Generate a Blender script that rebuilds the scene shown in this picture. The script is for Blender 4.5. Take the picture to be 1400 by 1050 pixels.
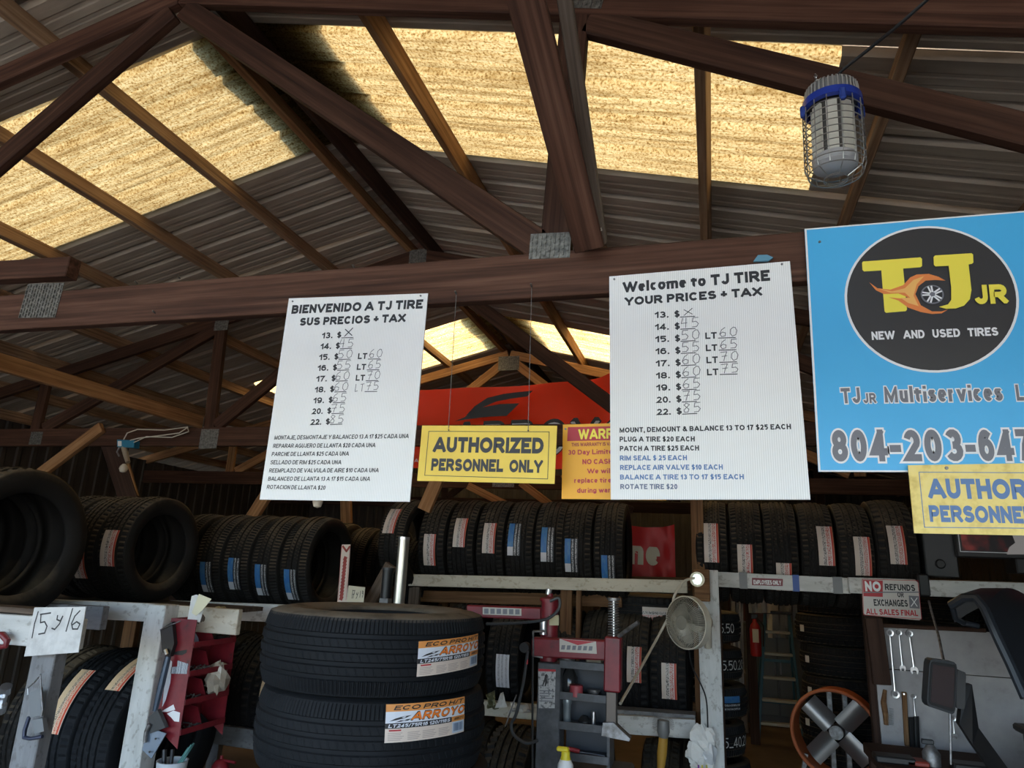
import bpy, math, random
import numpy as np
from mathutils import Vector, Matrix
random.seed(7)
R = math.radians
scene = bpy.context.scene
COL = scene.collection
for o in list(bpy.data.objects): bpy.data.objects.remove(o)

# ------------------------------------------------------------------ camera
EYE = Vector((0, 0, 1.6)); FPX = 938.63
PITCH, ROLL, YAW = 0.2625, 0.043876, 0.28677
_fw = Vector((-math.sin(YAW)*math.cos(PITCH), math.cos(YAW)*math.cos(PITCH), math.sin(PITCH)))
_rt = Vector((math.cos(YAW), math.sin(YAW), 0)); _up = _rt.cross(_fw)
CR = _rt*math.cos(ROLL) + _up*math.sin(ROLL); CU = -_rt*math.sin(ROLL) + _up*math.cos(ROLL)
camd = bpy.data.cameras.new('camera'); cam = bpy.data.objects.new('camera', camd); COL.objects.link(cam)
camd.sensor_fit = 'HORIZONTAL'; camd.sensor_width = 36; camd.lens = 36*FPX/1400; camd.clip_start = .05; camd.clip_end = 300
cam.matrix_world = Matrix(((CR.x, CU.x, -_fw.x, 0), (CR.y, CU.y, -_fw.y, 0), (CR.z, CU.z, -_fw.z, 1.6), (0, 0, 0, 1)))
scene.camera = cam

# ------------------------------------------------------------------ light
vs = scene.view_settings
vs.view_transform = 'Standard'; vs.look = 'None'; vs.gamma = 1; vs.use_curve_mapping = False
vs.exposure = 0.22
scene.display_settings.display_device = 'sRGB'
w = bpy.data.worlds.new('sky'); scene.world = w; w.use_nodes = True
nt = w.node_tree; nt.nodes.clear()
sky = nt.nodes.new('ShaderNodeTexSky'); sky.sky_type = 'NISHITA'; sky.sun_disc = False
sky.sun_elevation = R(52); sky.sun_rotation = R(35); sky.air_density = 1.0; sky.dust_density = 2.0
bg = nt.nodes.new('ShaderNodeBackground'); bg.inputs['Strength'].default_value = 1.35
wo = nt.nodes.new('ShaderNodeOutputWorld')
nt.links.new(sky.outputs[0], bg.inputs[0]); nt.links.new(bg.outputs[0], wo.inputs[0])
sun = bpy.data.lights.new('sun', 'SUN'); sun.energy = 10.0; sun.angle = R(0.6); sun.color = (1, .93, .82)
so = bpy.data.objects.new('sun', sun); COL.objects.link(so)
sd = Vector((0.12, 0.55, 1.0)).normalized()           # towards the sun: high, beyond the far end of the shed
so.rotation_euler = sd.to_track_quat('Z', 'Y').to_euler(); so.location = (0, 0, 20)

# ------------------------------------------------------------------ helpers
def ray(x, y): return (x-700)*CR - (y-525)*CU + FPX*_fw
def A(x, y, Y):
    d = ray(x, y); return EYE + d*(Y/d.y)
def AX(x, y, X):
    d = ray(x, y); return EYE + d*(X/d.x)
def AZ(x, y, z):
    d = ray(x, y); return EYE + d*((z-1.6)/d.z)

def world_of(o):
    return o.matrix_basis if o.parent is None else world_of(o.parent) @ o.matrix_parent_inverse @ o.matrix_basis
def put(o, parent, inv=True):
    o.parent = parent
    if parent is not None and inv: o.matrix_parent_inverse = world_of(parent).inverted()
    return o
def tag(o, label=None, cat=None, group=None, kind=None):
    if label: o['label'] = label
    if cat: o['category'] = cat
    if group: o['group'] = group
    if kind: o['kind'] = kind
    return o
def thing(name, loc, label, cat, group=None):
    o = bpy.data.objects.new(name, None); COL.objects.link(o); o.location = loc; o.empty_display_size = .05
    return tag(o, label, cat, group)
def link(name, me, parent=None, mat=None, M=None, inv=True):
    o = bpy.data.objects.new(name, me); COL.objects.link(o)
    if mat is not None: me.materials.clear(); me.materials.append(mat)
    if M is not None: o.matrix_basis = M
    if parent is not None: put(o, parent, inv)
    return o

class MB:
    def __init__(s): s.v = []; s.f = []; s.m = []; s.cur = 0; s.uv = []
    def add(s, vs_, fs):
        n = len(s.v); s.v += [tuple(v) for v in vs_]
        for f in fs: s.f.append([i+n for i in f]); s.m.append(s.cur)
        return s
    def box(s, c, d, M=None, bev=0):
        c = Vector(c); hx, hy, hz = d[0]/2, d[1]/2, d[2]/2
        if bev <= 0:
            P = [Vector((x, y, z)) for x in (-hx, hx) for y in (-hy, hy) for z in (-hz, hz)]
            F = [(0, 1, 3, 2), (4, 6, 7, 5), (0, 4, 5, 1), (2, 3, 7, 6), (0, 2, 6, 4), (1, 5, 7, 3)]
        else:
            b = min(bev, hx*.9, hy*.9, hz*.9); P = []; idx = {}
            for sx in (-1, 1):
                for sy in (-1, 1):
                    for sz in (-1, 1):
                        for a in range(3):
                            q = [sx*(hx-b), sy*(hy-b), sz*(hz-b)]; q[a] = (sx, sy, sz)[a]*(hx, hy, hz)[a]
                            idx[(sx, sy, sz, a)] = len(P); P.append(Vector(q))
            F = []
            for a in range(3):
                for sg in (-1, 1):
                    o1, o2 = [k for k in range(3) if k != a]; q = []
                    for u, v in ((-1, -1), (1, -1), (1, 1), (-1, 1)):
                        t = [0, 0, 0]; t[a] = sg; t[o1] = u; t[o2] = v; q.append(idx[(t[0], t[1], t[2], a)])
                    F.append(q if (sg > 0) == (a != 1) else q[::-1])
            for a in range(3):
                o1, o2 = [k for k in range(3) if k != a]
                for u in (-1, 1):
                    for v in (-1, 1):
                        def kk(sa, ax):
                            t = [0, 0, 0]; t[a] = sa; t[o1] = u; t[o2] = v; return idx[(t[0], t[1], t[2], ax)]
                        F.append([kk(-1, o1), kk(1, o1), kk(1, o2), kk(-1, o2)])
            for sx in (-1, 1):
                for sy in (-1, 1):
                    for sz in (-1, 1): F.append([idx[(sx, sy, sz, 0)], idx[(sx, sy, sz, 1)], idx[(sx, sy, sz, 2)]])
        if M is not None: P = [M @ p for p in P]
        return s.add([p + c for p in P], F)
    def cyl(s, p0, p1, r0, r1=None, n=16, cap=True):
        p0 = Vector(p0); p1 = Vector(p1); r1 = r0 if r1 is None else r1
        d = (p1-p0).normalized(); a = d.orthogonal().normalized(); b = d.cross(a)
        P = []; F = []
        for p, r in ((p0, r0), (p1, r1)):
            for i in range(n):
                t = 2*math.pi*i/n; P.append(p + (a*math.cos(t) + b*math.sin(t))*r)
        for i in range(n): F.append((i, (i+1) % n, n+(i+1) % n, n+i))
        if cap: F.append(tuple(range(n))[::-1]); F.append(tuple(range(n, 2*n)))
        return s.add(P, F)
    def tube(s, pts, r, n=8, closed=False):
        pts = [Vector(p) for p in pts]; m = len(pts); P = []; F = []
        prev = None
        for i, p in enumerate(pts):
            if closed: d = (pts[(i+1) % m] - pts[i-1])
            else: d = pts[min(i+1, m-1)] - pts[max(i-1, 0)]
            d = d.normalized() if d.length > 1e-9 else Vector((0, 0, 1))
            if prev is None: a = d.orthogonal().normalized()
            else:
                a = prev - d*prev.dot(d); a = a.normalized() if a.length > 1e-6 else d.orthogonal().normalized()
            prev = a; b = d.cross(a); rr = r[i] if isinstance(r, (list, tuple)) else r
            for k in range(n):
                t = 2*math.pi*k/n; P.append(p + (a*math.cos(t)+b*math.sin(t))*rr)
        for i in range(m if closed else m-1):
            j = (i+1) % m
            for k in range(n): F.append((i*n+k, i*n+(k+1) % n, j*n+(k+1) % n, j*n+k))
        if not closed: F.append(tuple(range(n))[::-1]); F.append(tuple((m-1)*n+k for k in range(n)))
        return s.add(P, F)
    def lathe(s, prof, n=32, M=None, closed=False):   # prof (r, z)
        P = []; F = []; m = len(prof)
        for i in range(n):
            t = 2*math.pi*i/n
            for r, z in prof:
                p = Vector((r*math.cos(t), r*math.sin(t), z)); P.append(M @ p if M is not None else p)
        for i in range(n):
            j = (i+1) % n
            for k in range(m if closed else m-1):
                l = (k+1) % m; F.append((i*m+k, j*m+k, j*m+l, i*m+l))
        return s.add(P, F)
    def prism(s, poly, fn, d):                        # poly 2d, fn(u,v,depth)->point
        n = len(poly)
        P = [fn(u, v, 0) for u, v in poly] + [fn(u, v, d) for u, v in poly]
        return s.add(P, [tuple(range(n)), tuple(range(2*n-1, n-1, -1))] + [(i, i+n, (i+1) % n+n, (i+1) % n) for i in range(n)])
    def mesh(s, smooth=False, origin=None):
        me = bpy.data.meshes.new('m')
        if origin is not None: me.from_pydata([(x-origin[0], y-origin[1], z-origin[2]) for x, y, z in s.v], [], s.f)
        else: me.from_pydata(s.v, [], s.f)
        if smooth:
            me.polygons.foreach_set('use_smooth', [True]*len(me.polygons))
            try: me.set_sharp_from_angle(angle=R(40))
            except Exception: pass
        me.update(); return me
    def build(s, name, mat, parent=None, smooth=False, fix=True):
        xs = np.array(s.v); lo = xs.min(0); hi = xs.max(0)
        org = ((lo[0]+hi[0])/2, (lo[1]+hi[1])/2, lo[2])
        me = s.mesh(smooth, org); me.materials.append(mat)
        if fix:
            import bmesh
            bm = bmesh.new(); bm.from_mesh(me); bmesh.ops.recalc_face_normals(bm, faces=bm.faces); bm.to_mesh(me); bm.free()
        return link(name, me, parent, None, Matrix.Translation(org))

def beam(name, p0, p1, th, dp, mat, parent=None, up=(0, 0, 1), cut=None, bev=.003):
    """board from p0 to p1: dp along `up`, th across it; local x runs along the grain"""
    p0 = Vector(p0); p1 = Vector(p1); d = p1-p0; L = d.length; x = d/L
    z = Vector(up); z = (z - x*z.dot(x)).normalized(); y = z.cross(x)
    mb = MB().box((0, 0, 0), (L, th, dp), bev=bev)
    me = mb.mesh()
    import bmesh
    bm = bmesh.new(); bm.from_mesh(me); bmesh.ops.recalc_face_normals(bm, faces=bm.faces); bm.to_mesh(me); bm.free()
    c = (p0+p1)/2
    M = Matrix(((x.x, y.x, z.x, c.x), (x.y, y.y, z.y, c.y), (x.z, y.z, z.z, c.z), (0, 0, 0, 1)))
    return link(name, me, parent, mat, M)

# ------------------------------------------------------------------ materials
def mat(name, col=(.5, .5, .5), rough=.6, metal=0, spec=.5):
    m = bpy.data.materials.new(name); m.use_nodes = True
    b = m.node_tree.nodes['Principled BSDF']; b.inputs['Base Color'].default_value = (*col, 1)
    b.inputs['Roughness'].default_value = rough; b.inputs['Metallic'].default_value = metal
    b.inputs['Specular IOR Level'].default_value = spec
    return m
def N(m, t, **k):
    n = m.node_tree.nodes.new(t)
    for a, b in k.items(): setattr(n, a, b)
    return n
def L(m, a, b): m.node_tree.links.new(a, b)
def noise(m, scale, detail=3, sc=(1, 1, 1), coord='Object', rnd=False, rough=.6):
    tc = N(m, 'ShaderNodeTexCoord'); mp = N(m, 'ShaderNodeMapping'); mp.inputs['Scale'].default_value = sc
    L(m, tc.outputs[coord], mp.inputs['Vector'])
    if rnd:
        oi = N(m, 'ShaderNodeObjectInfo'); mu = N(m, 'ShaderNodeMath', operation='MULTIPLY'); mu.inputs[1].default_value = 37
        L(m, oi.outputs['Random'], mu.inputs[0]); L(m, mu.outputs[0], mp.inputs['Location'])
    n = N(m, 'ShaderNodeTexNoise'); n.inputs['Scale'].default_value = scale; n.inputs['Detail'].default_value = detail
    n.inputs['Roughness'].default_value = rough
    L(m, mp.outputs[0], n.inputs['Vector']); return n.outputs['Fac']
def ramp(m, fac, stops, interp='LINEAR'):
    r = N(m, 'ShaderNodeValToRGB'); r.color_ramp.interpolation = interp
    e = r.color_ramp.elements
    while len(e) < len(stops): e.new(.5)
    for el, (p, c) in zip(e, stops): el.position = p; el.color = (*c, 1)
    L(m, fac, r.inputs[0]); return r.outputs[0]
def base(m, sock): L(m, sock, m.node_tree.nodes['Principled BSDF'].inputs['Base Color'])
def bump(m, fac, st=.3, dist=.01):
    b = N(m, 'ShaderNodeBump'); b.inputs['Strength'].default_value = st; b.inputs['Distance'].default_value = dist
    L(m, fac, b.inputs['Height']); L(m, b.outputs[0], m.node_tree.nodes['Principled BSDF'].inputs['Normal'])
def mix(m, fac, a, b, mode='MIX'):
    x = N(m, 'ShaderNodeMix', data_type='RGBA', blend_type=mode)
    if isinstance(fac, (int, float)): x.inputs[0].default_value = fac
    else: L(m, fac, x.inputs[0])
    for i, s in ((6, a), (7, b)):
        if isinstance(s, tuple): x.inputs[i].default_value = (*s, 1)
        else: L(m, s, x.inputs[i])
    return x.outputs[2]

def wood(name, dark, mid, light, sc=(1.0, 38, 38), blot=(.6, .5, .45), bl=.35, rough=.75):
    m = mat(name, mid, rough, spec=.25)
    n = noise(m, 1.6, 5, sc, rnd=True); c = ramp(m, n, [(.25, dark), (.5, mid), (.78, light)])
    n2 = noise(m, 2.2, 3, (1, 4, 4), rnd=True); r2 = ramp(m, n2, [(.35, blot), (.65, (1, 1, 1))])
    base(m, mix(m, bl*2 if bl < .5 else 1.0, c, r2, 'MULTIPLY')); bump(m, n, .35, .004); return m
W_BEAM = wood('brown beam wood', (.026, .011, .0065), (.088, .040, .024), (.165, .085, .055))
W_WEB = wood('dark web wood', (.018, .008, .005), (.058, .026, .015), (.11, .055, .033))
W_RACK = wood('rack lumber', (.06, .028, .012), (.17, .088, .038), (.26, .15, .075))
W_TRUSS = wood('red brown truss wood', (.022, .009, .005), (.06, .026, .014), (.11, .052, .028))
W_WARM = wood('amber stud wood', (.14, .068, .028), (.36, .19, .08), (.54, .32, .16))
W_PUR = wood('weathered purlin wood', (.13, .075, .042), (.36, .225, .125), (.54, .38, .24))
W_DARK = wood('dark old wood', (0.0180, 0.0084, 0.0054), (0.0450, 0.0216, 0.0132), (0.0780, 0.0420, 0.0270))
W_GREY = wood('greyed board', (0.0600, 0.0450, 0.0330), (0.1320, 0.1020, 0.0780), (0.2160, 0.1800, 0.1440))
def painted(name, a, b, wear):
    m = mat(name, a, .7, spec=.3)
    n = noise(m, 3, 6, (1, 5, 5), rnd=True); n2 = noise(m, 26, 4, (1, 1.5, 1.5), rnd=True)
    c = ramp(m, n, [(.3, a), (.7, b)]); w_ = ramp(m, n2, [(.36, wear), (.44, (1, 1, 1))])
    base(m, mix(m, .45, c, w_, 'MULTIPLY')); bump(m, n2, .25, .002); return m
P_WHITE = painted('weathered white paint', (.42, .42, .40), (.62, .62, .60), (.35, .30, .25))
P_GREYP = painted('weathered grey paint', (.13, .13, .135), (.24, .24, .245), (.45, .4, .36))
P_TAN = painted('worn cream paint', (.45, .40, .32), (.60, .55, .45), (.5, .4, .3))
MET_ROOF = mat('primer roof sheet', (.20, .19, .175), .55, spec=.4)
_n = noise(MET_ROOF, 2.5, 5, (1, 8, 1), rnd=True); base(MET_ROOF, ramp(MET_ROOF, _n, [(.3, (.32, .265, .20)), (.7, (.50, .425, .33))]))
GALV = mat('galvanised plate', (.45, .44, .42), .45, .6); _n = noise(GALV, 60, 3); base(GALV, ramp(GALV, _n, [(.35, (.10, .095, .085)), (.65, (.26, .25, .22))]))
STEEL = mat('bright steel', (.62, .62, .63), .3, .95)
DSTEEL = mat('dull steel', (.25, .25, .26), .5, .8); _n = noise(DSTEEL, 30, 4); base(DSTEEL, ramp(DSTEEL, _n, [(.3, (.12, .11, .1)), (.7, (.34, .34, .35))]))
# skylight: fibreglass that lets daylight through
SKYL = bpy.data.materials.new('yellowed fibreglass'); SKYL.use_nodes = True; SKYL.node_tree.nodes.clear()
_o = N(SKYL, 'ShaderNodeOutputMaterial'); _t = N(SKYL, 'ShaderNodeBsdfTranslucent'); _d = N(SKYL, 'ShaderNodeBsdfDiffuse'); _mx = N(SKYL, 'ShaderNodeMixShader')
_mx.inputs[0].default_value = .12
_s1 = noise(SKYL, 95, 2, (1, 1, 1), rough=.7); _s2 = noise(SKYL, 3.0, 4, (.35, 9, 1), rnd=True); _s3 = noise(SKYL, 26, 4, (.3, 3, 1))
_c = ramp(SKYL, _s1, [(.32, (.30, .17, .055)), (.46, (.78, .56, .26)), (.60, (.95, .80, .47))])
_c2 = ramp(SKYL, _s2, [(.36, (.62, .56, .48)), (.5, (.92, .88, .82)), (.62, (1, 1, 1))])
_c3 = ramp(SKYL, _s3, [(.38, (.75, .70, .62)), (.55, (1, 1, 1))])
_cc = mix(SKYL, 1.0, mix(SKYL, 1.0, mix(SKYL, 1.0, _c, _c2, 'MULTIPLY'), _c3, 'MULTIPLY'), (.180, .170, .138), 'MULTIPLY')
L(SKYL, _cc, _t.inputs['Color']); L(SKYL, _cc, _d.inputs['Color'])
L(SKYL, _t.outputs[0], _mx.inputs[1]); L(SKYL, _d.outputs[0], _mx.inputs[2]); L(SKYL, _mx.outputs[0], _o.inputs['Surface'])
SKYL2 = SKYL.copy(); SKYL2.name = 'brightened fibreglass'  # passes extra light, raised to brighten the rear of the shed
for _nd in SKYL2.node_tree.nodes:
    if _nd.type == 'MIX' and abs(_nd.inputs[7].default_value[0]-.180) < .01: _nd.inputs[7].default_value = (.56, .50, .37, 1)
# rubber
def rubber(name, a, b, toplit_dust=(.10, .085, .065), side_only=False):
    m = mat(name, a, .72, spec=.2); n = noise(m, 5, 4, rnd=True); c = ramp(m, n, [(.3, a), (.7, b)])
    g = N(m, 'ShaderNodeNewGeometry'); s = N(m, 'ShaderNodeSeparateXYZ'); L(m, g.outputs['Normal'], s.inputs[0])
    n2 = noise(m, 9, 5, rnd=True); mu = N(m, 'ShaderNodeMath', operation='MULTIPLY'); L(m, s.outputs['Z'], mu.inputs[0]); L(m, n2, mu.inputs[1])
    f = ramp(m, mu.outputs[0], [(.12, (0, 0, 0)), (.50, (.75, .75, .75))])  # up-facing tint: settled dirt, lightened to paint in light from above
    if side_only:                                       # dusty tint with painted light from above, upturned sidewall only
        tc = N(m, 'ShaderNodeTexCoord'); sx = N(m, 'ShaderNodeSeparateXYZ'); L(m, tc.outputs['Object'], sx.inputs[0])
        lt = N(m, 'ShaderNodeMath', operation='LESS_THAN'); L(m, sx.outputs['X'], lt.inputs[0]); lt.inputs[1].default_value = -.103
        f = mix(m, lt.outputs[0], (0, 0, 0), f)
    base(m, mix(m, f, c, toplit_dust)); return m
RUB = rubber('tyre rubber', (.006, .006, .0065), (.012, .012, .013), (.09, .072, .05))
RUB_D = rubber('dusty toplit tyre rubber', (.008, .0075, .007), (.016, .0145, .013), (.17, .13, .085))
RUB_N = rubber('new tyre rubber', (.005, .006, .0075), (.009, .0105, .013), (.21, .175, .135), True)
RUB_M = rubber('new tyre rubber without dust', (.005, .006, .0075), (.009, .0105, .013), (.012, .013, .015))
WHITE_CP = mat('corrugated plastic white', (.80, .80, .78), .45, spec=.3)
_tc = N(WHITE_CP, 'ShaderNodeTexCoord'); _w = N(WHITE_CP, 'ShaderNodeTexWave'); _w.inputs['Scale'].default_value = 62
L(WHITE_CP, _tc.outputs['Object'], _w.inputs['Vector'])
base(WHITE_CP, mix(WHITE_CP, .12, ramp(WHITE_CP, _w.outputs['Fac'], [(0, (.70, .70, .68)), (.5, (.86, .86, .84))]), ramp(WHITE_CP, noise(WHITE_CP, 3, 4), [(.3, (.5, .45, .35)), (.7, (.9, .9, .9))])))
bump(WHITE_CP, _w.outputs['Fac'], .12, .002)
def plain(n, c, r=.5, me=0): return mat(n, c, r, me)
INK = plain('black ink', (.018, .018, .02)); INK_B = plain('faded blue ink', (.10, .19, .38)); INK_G = plain('faded grey ink', (.13, .16, .24)); PENCIL = plain('pen grey', (.13, .13, .14))
BLUE = mat('sign blue', (.035, .36, .66), .4); base(BLUE, ramp(BLUE, noise(BLUE, 1.5, 3), [(.3, (.05, .39, .72)), (.7, (.08, .45, .80))]))
YEL = mat('sign yellow', (.82, .58, .05), .45); base(YEL, ramp(YEL, noise(YEL, 6, 3), [(.3, (.74, .50, .04)), (.7, (.86, .62, .06))]))
YEL_F = mat('faded sign yellow', (.80, .62, .18), .5); base(YEL_F, ramp(YEL_F, noise(YEL_F, 28, 4), [(.3, (.62, .44, .10)), (.5, (.82, .64, .19)), (.8, (.84, .68, .25))]))
ORG = plain('warranty sign orange', (.80, .38, .01)); REDP = plain('printed red', (.42, .02, .03)); MAROON = plain('printed dark red', (.30, .03, .02))
YTX = plain('print yellow', (.86, .72, .07)); DISC = mat('sign charcoal', (.030, .028, .028), .45); WPRT = plain('print white', (.78, .78, .78)); GPRT = plain('print grey', (.16, .16, .18)); ORP = plain('print orange', (.75, .22, .05)); ORL = plain('print light orange', (.85, .45, .12))
CLOTH_R = mat('red banner vinyl', (.95, .20, .11), .5); _tr = N(CLOTH_R, 'ShaderNodeBsdfTranslucent'); _tr.inputs[0].default_value = (.95, .22, .11, 1); _ms = N(CLOTH_R, 'ShaderNodeMixShader'); _ms.inputs[0].default_value = .75; L(CLOTH_R, CLOTH_R.node_tree.nodes['Principled BSDF'].outputs[0], _ms.inputs[1]); L(CLOTH_R, _tr.outputs[0], _ms.inputs[2]); L(CLOTH_R, _ms.outputs[0], CLOTH_R.node_tree.nodes['Material Output'].inputs[0]); RED2 = mat('dark red banner', (.50, .02, .02), .5)
RED_M = mat('chipped red paint', (.24, .012, .022), .45); _n = noise(RED_M, 14, 5); base(RED_M, ramp(RED_M, _n, [(.30, (.06, .015, .015)), (.4, (.15, .009, .016)), (.70, (.22, .014, .022))]))
GREY_M = mat('grey machine paint', (.13, .13, .14), .5, .2); _n = noise(GREY_M, 16, 5); base(GREY_M, ramp(GREY_M, _n, [(.3, (.035, .036, .038)), (.7, (.095, .097, .105))]))
BLK = plain('black plastic', (.012, .012, .013), .45); DGREY = plain('dark grey plastic', (.035, .037, .04), .5); OFFW = plain('aged white plastic', (.52, .47, .38), .5)
CREAM = plain('cream card', (.62, .56, .42), .8); PAPER = plain('paper', (.66, .64, .60), .8); LBLUE = plain('light blue plastic', (.05, .22, .42), .5); TEAL = plain('junction box blue', (.02, .16, .26), .5)
COPPERO = plain('orange ring', (.45, .11, .03), .5); YGRIP = plain('yellow grip', (.45, .24, .03), .6)
FLOORM = mat('dusty concrete', (.18, .12, .07), .9); base(FLOORM, ramp(FLOORM, noise(FLOORM, 2, 6), [(.3, (.07, .045, .026)), (.7, (.15, .10, .06))]))
GROUND = mat('bright yard gravel', (.34, .33, .31), .95); base(GROUND, ramp(GROUND, noise(GROUND, 1.5, 6), [(.3, (.34, .31, .26)), (.7, (.46, .42, .36))]))
WALLM = mat('dark siding', (.10, .085, .07), .7); base(WALLM, ramp(WALLM, noise(WALLM, 3, 5, (6, 6, 1)), [(.3, (.025, .02, .016)), (.7, (.05, .042, .034))]))
def emis(name, col, st):
    m = mat(name, (0, 0, 0), .5); b = m.node_tree.nodes['Principled BSDF']; b.inputs['Emission Color'].default_value = (*col, 1); b.inputs['Emission Strength'].default_value = st; return m
CLEAR = mat('clear plastic bag', (.7, .68, .62), .25); CLEAR.node_tree.nodes['Principled BSDF'].inputs['Alpha'].default_value = .35
CLEAR.node_tree.nodes['Principled BSDF'].inputs['Transmission Weight'].default_value = .3
# size labels (flat print)
def label_mat(name, kind):
    m = mat(name, (.7, .7, .7), .5)
    tc = N(m, 'ShaderNodeTexCoord'); s = N(m, 'ShaderNodeSeparateXYZ'); L(m, tc.outputs['UV'], s.inputs[0])
    n = noise(m, 6, 4, (14, 3, 1), coord='UV', rnd=True); tx = ramp(m, n, [(.50, (0, 0, 0)), (.52, (1, 1, 1))])
    n2 = noise(m, 5, 3, (1, 1, 1), coord='UV', rnd=True)
    if kind == 'red':
        c = ramp(m, s.outputs['Y'], [(0, (.56, .48, .41)), (.30, (.03, .03, .03)), (.50, (.60, .55, .50)), (.55, (.40, .03, .02)), (.80, (.62, .58, .55)), (.85, (.42, .03, .02)), (.95, (.5, .15, .08))], 'CONSTANT')
        t = mix(m, tx, (.60, .54, .50), c); wmask = ramp(m, s.outputs['Y'], [(0, (0, 0, 0)), (.26, (1, 1, 1)), (.80, (0, 0, 0))], 'CONSTANT')
        out = mix(m, wmask, c, t)
    elif kind == 'orange':
        c = ramp(m, s.outputs['Y'], [(0, (.68, .50, .30)), (.36, (.04, .03, .03)), (.54, (.75, .62, .5)), (.58, (.55, .05, .02)), (.76, (.75, .6, .5)), (.79, (.58, .06, .02)), (.95, (.7, .55, .45))], 'CONSTANT')
        t = mix(m, tx, (.74, .56, .38), c); wmask = ramp(m, s.outputs['Y'], [(0, (0, 0, 0)), (.34, (1, 1, 1)), (.82, (0, 0, 0))], 'CONSTANT')
        out = mix(m, wmask, c, t)
    elif kind == 'blue':
        c = ramp(m, s.outputs['Y'], [(0, (.03, .14, .38)), (.44, (.012, .014, .018))], 'CONSTANT')
        b = mix(m, ramp(m, n2, [(.45, (0, 0, 0)), (.6, (1, 1, 1))]), c, (.06, .19, .36))
        half = ramp(m, s.outputs['Y'], [(0, (1, 1, 1)), (.44, (0, 0, 0))], 'CONSTANT')
        tm = ramp(m, s.outputs['Y'], [(0, (0, 0, 0)), (.52, (1, 1, 1)), (.66, (0, 0, 0)), (.78, (1, 1, 1)), (.90, (0, 0, 0))], 'CONSTANT')
        bu = ramp(m, s.outputs['X'], [(0, (1, 1, 1)), (.26, (0, 0, 0))], 'CONSTANT'); t = mix(m, mix(m, 1.0, tm, tx, 'MULTIPLY'), c, (.6, .6, .6)); out = mix(m, mix(m, 1.0, half, bu, 'MULTIPLY'), mix(m, half, t, b), (.55, .55, .58))
    else:
        c = (.62, .62, .66); tm = ramp(m, s.outputs['Y'], [(0, (0, 0, 0)), (.15, (1, 1, 1)), (.3, (0, 0, 0)), (.4, (1, 1, 1)), (.55, (0, 0, 0)), (.7, (1, 1, 1)), (.85, (0, 0, 0))], 'CONSTANT')
        out = mix(m, mix(m, 1.0, tm, tx, 'MULTIPLY'), c, (.25, .25, .27))
    base(m, out); return m
LB = {k: label_mat('size label '+k, k) for k in ('red', 'blue', 'orange', 'plain')}
BARC = mat('barcode print', (.7, .7, .7), .5)
_tc = N(BARC, 'ShaderNodeTexCoord'); _s = N(BARC, 'ShaderNodeSeparateXYZ'); L(BARC, _tc.outputs['Object'], _s.inputs[0])
_n = N(BARC, 'ShaderNodeTexNoise', noise_dimensions='1D'); _n.inputs['Scale'].default_value = 420; L(BARC, _s.outputs['X'], _n.inputs['W'])
base(BARC, ramp(BARC, _n.outputs['Fac'], [(0, (.03, .04, .06)), (.5, (.62, .68, .76))], 'CONSTANT'))

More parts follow.
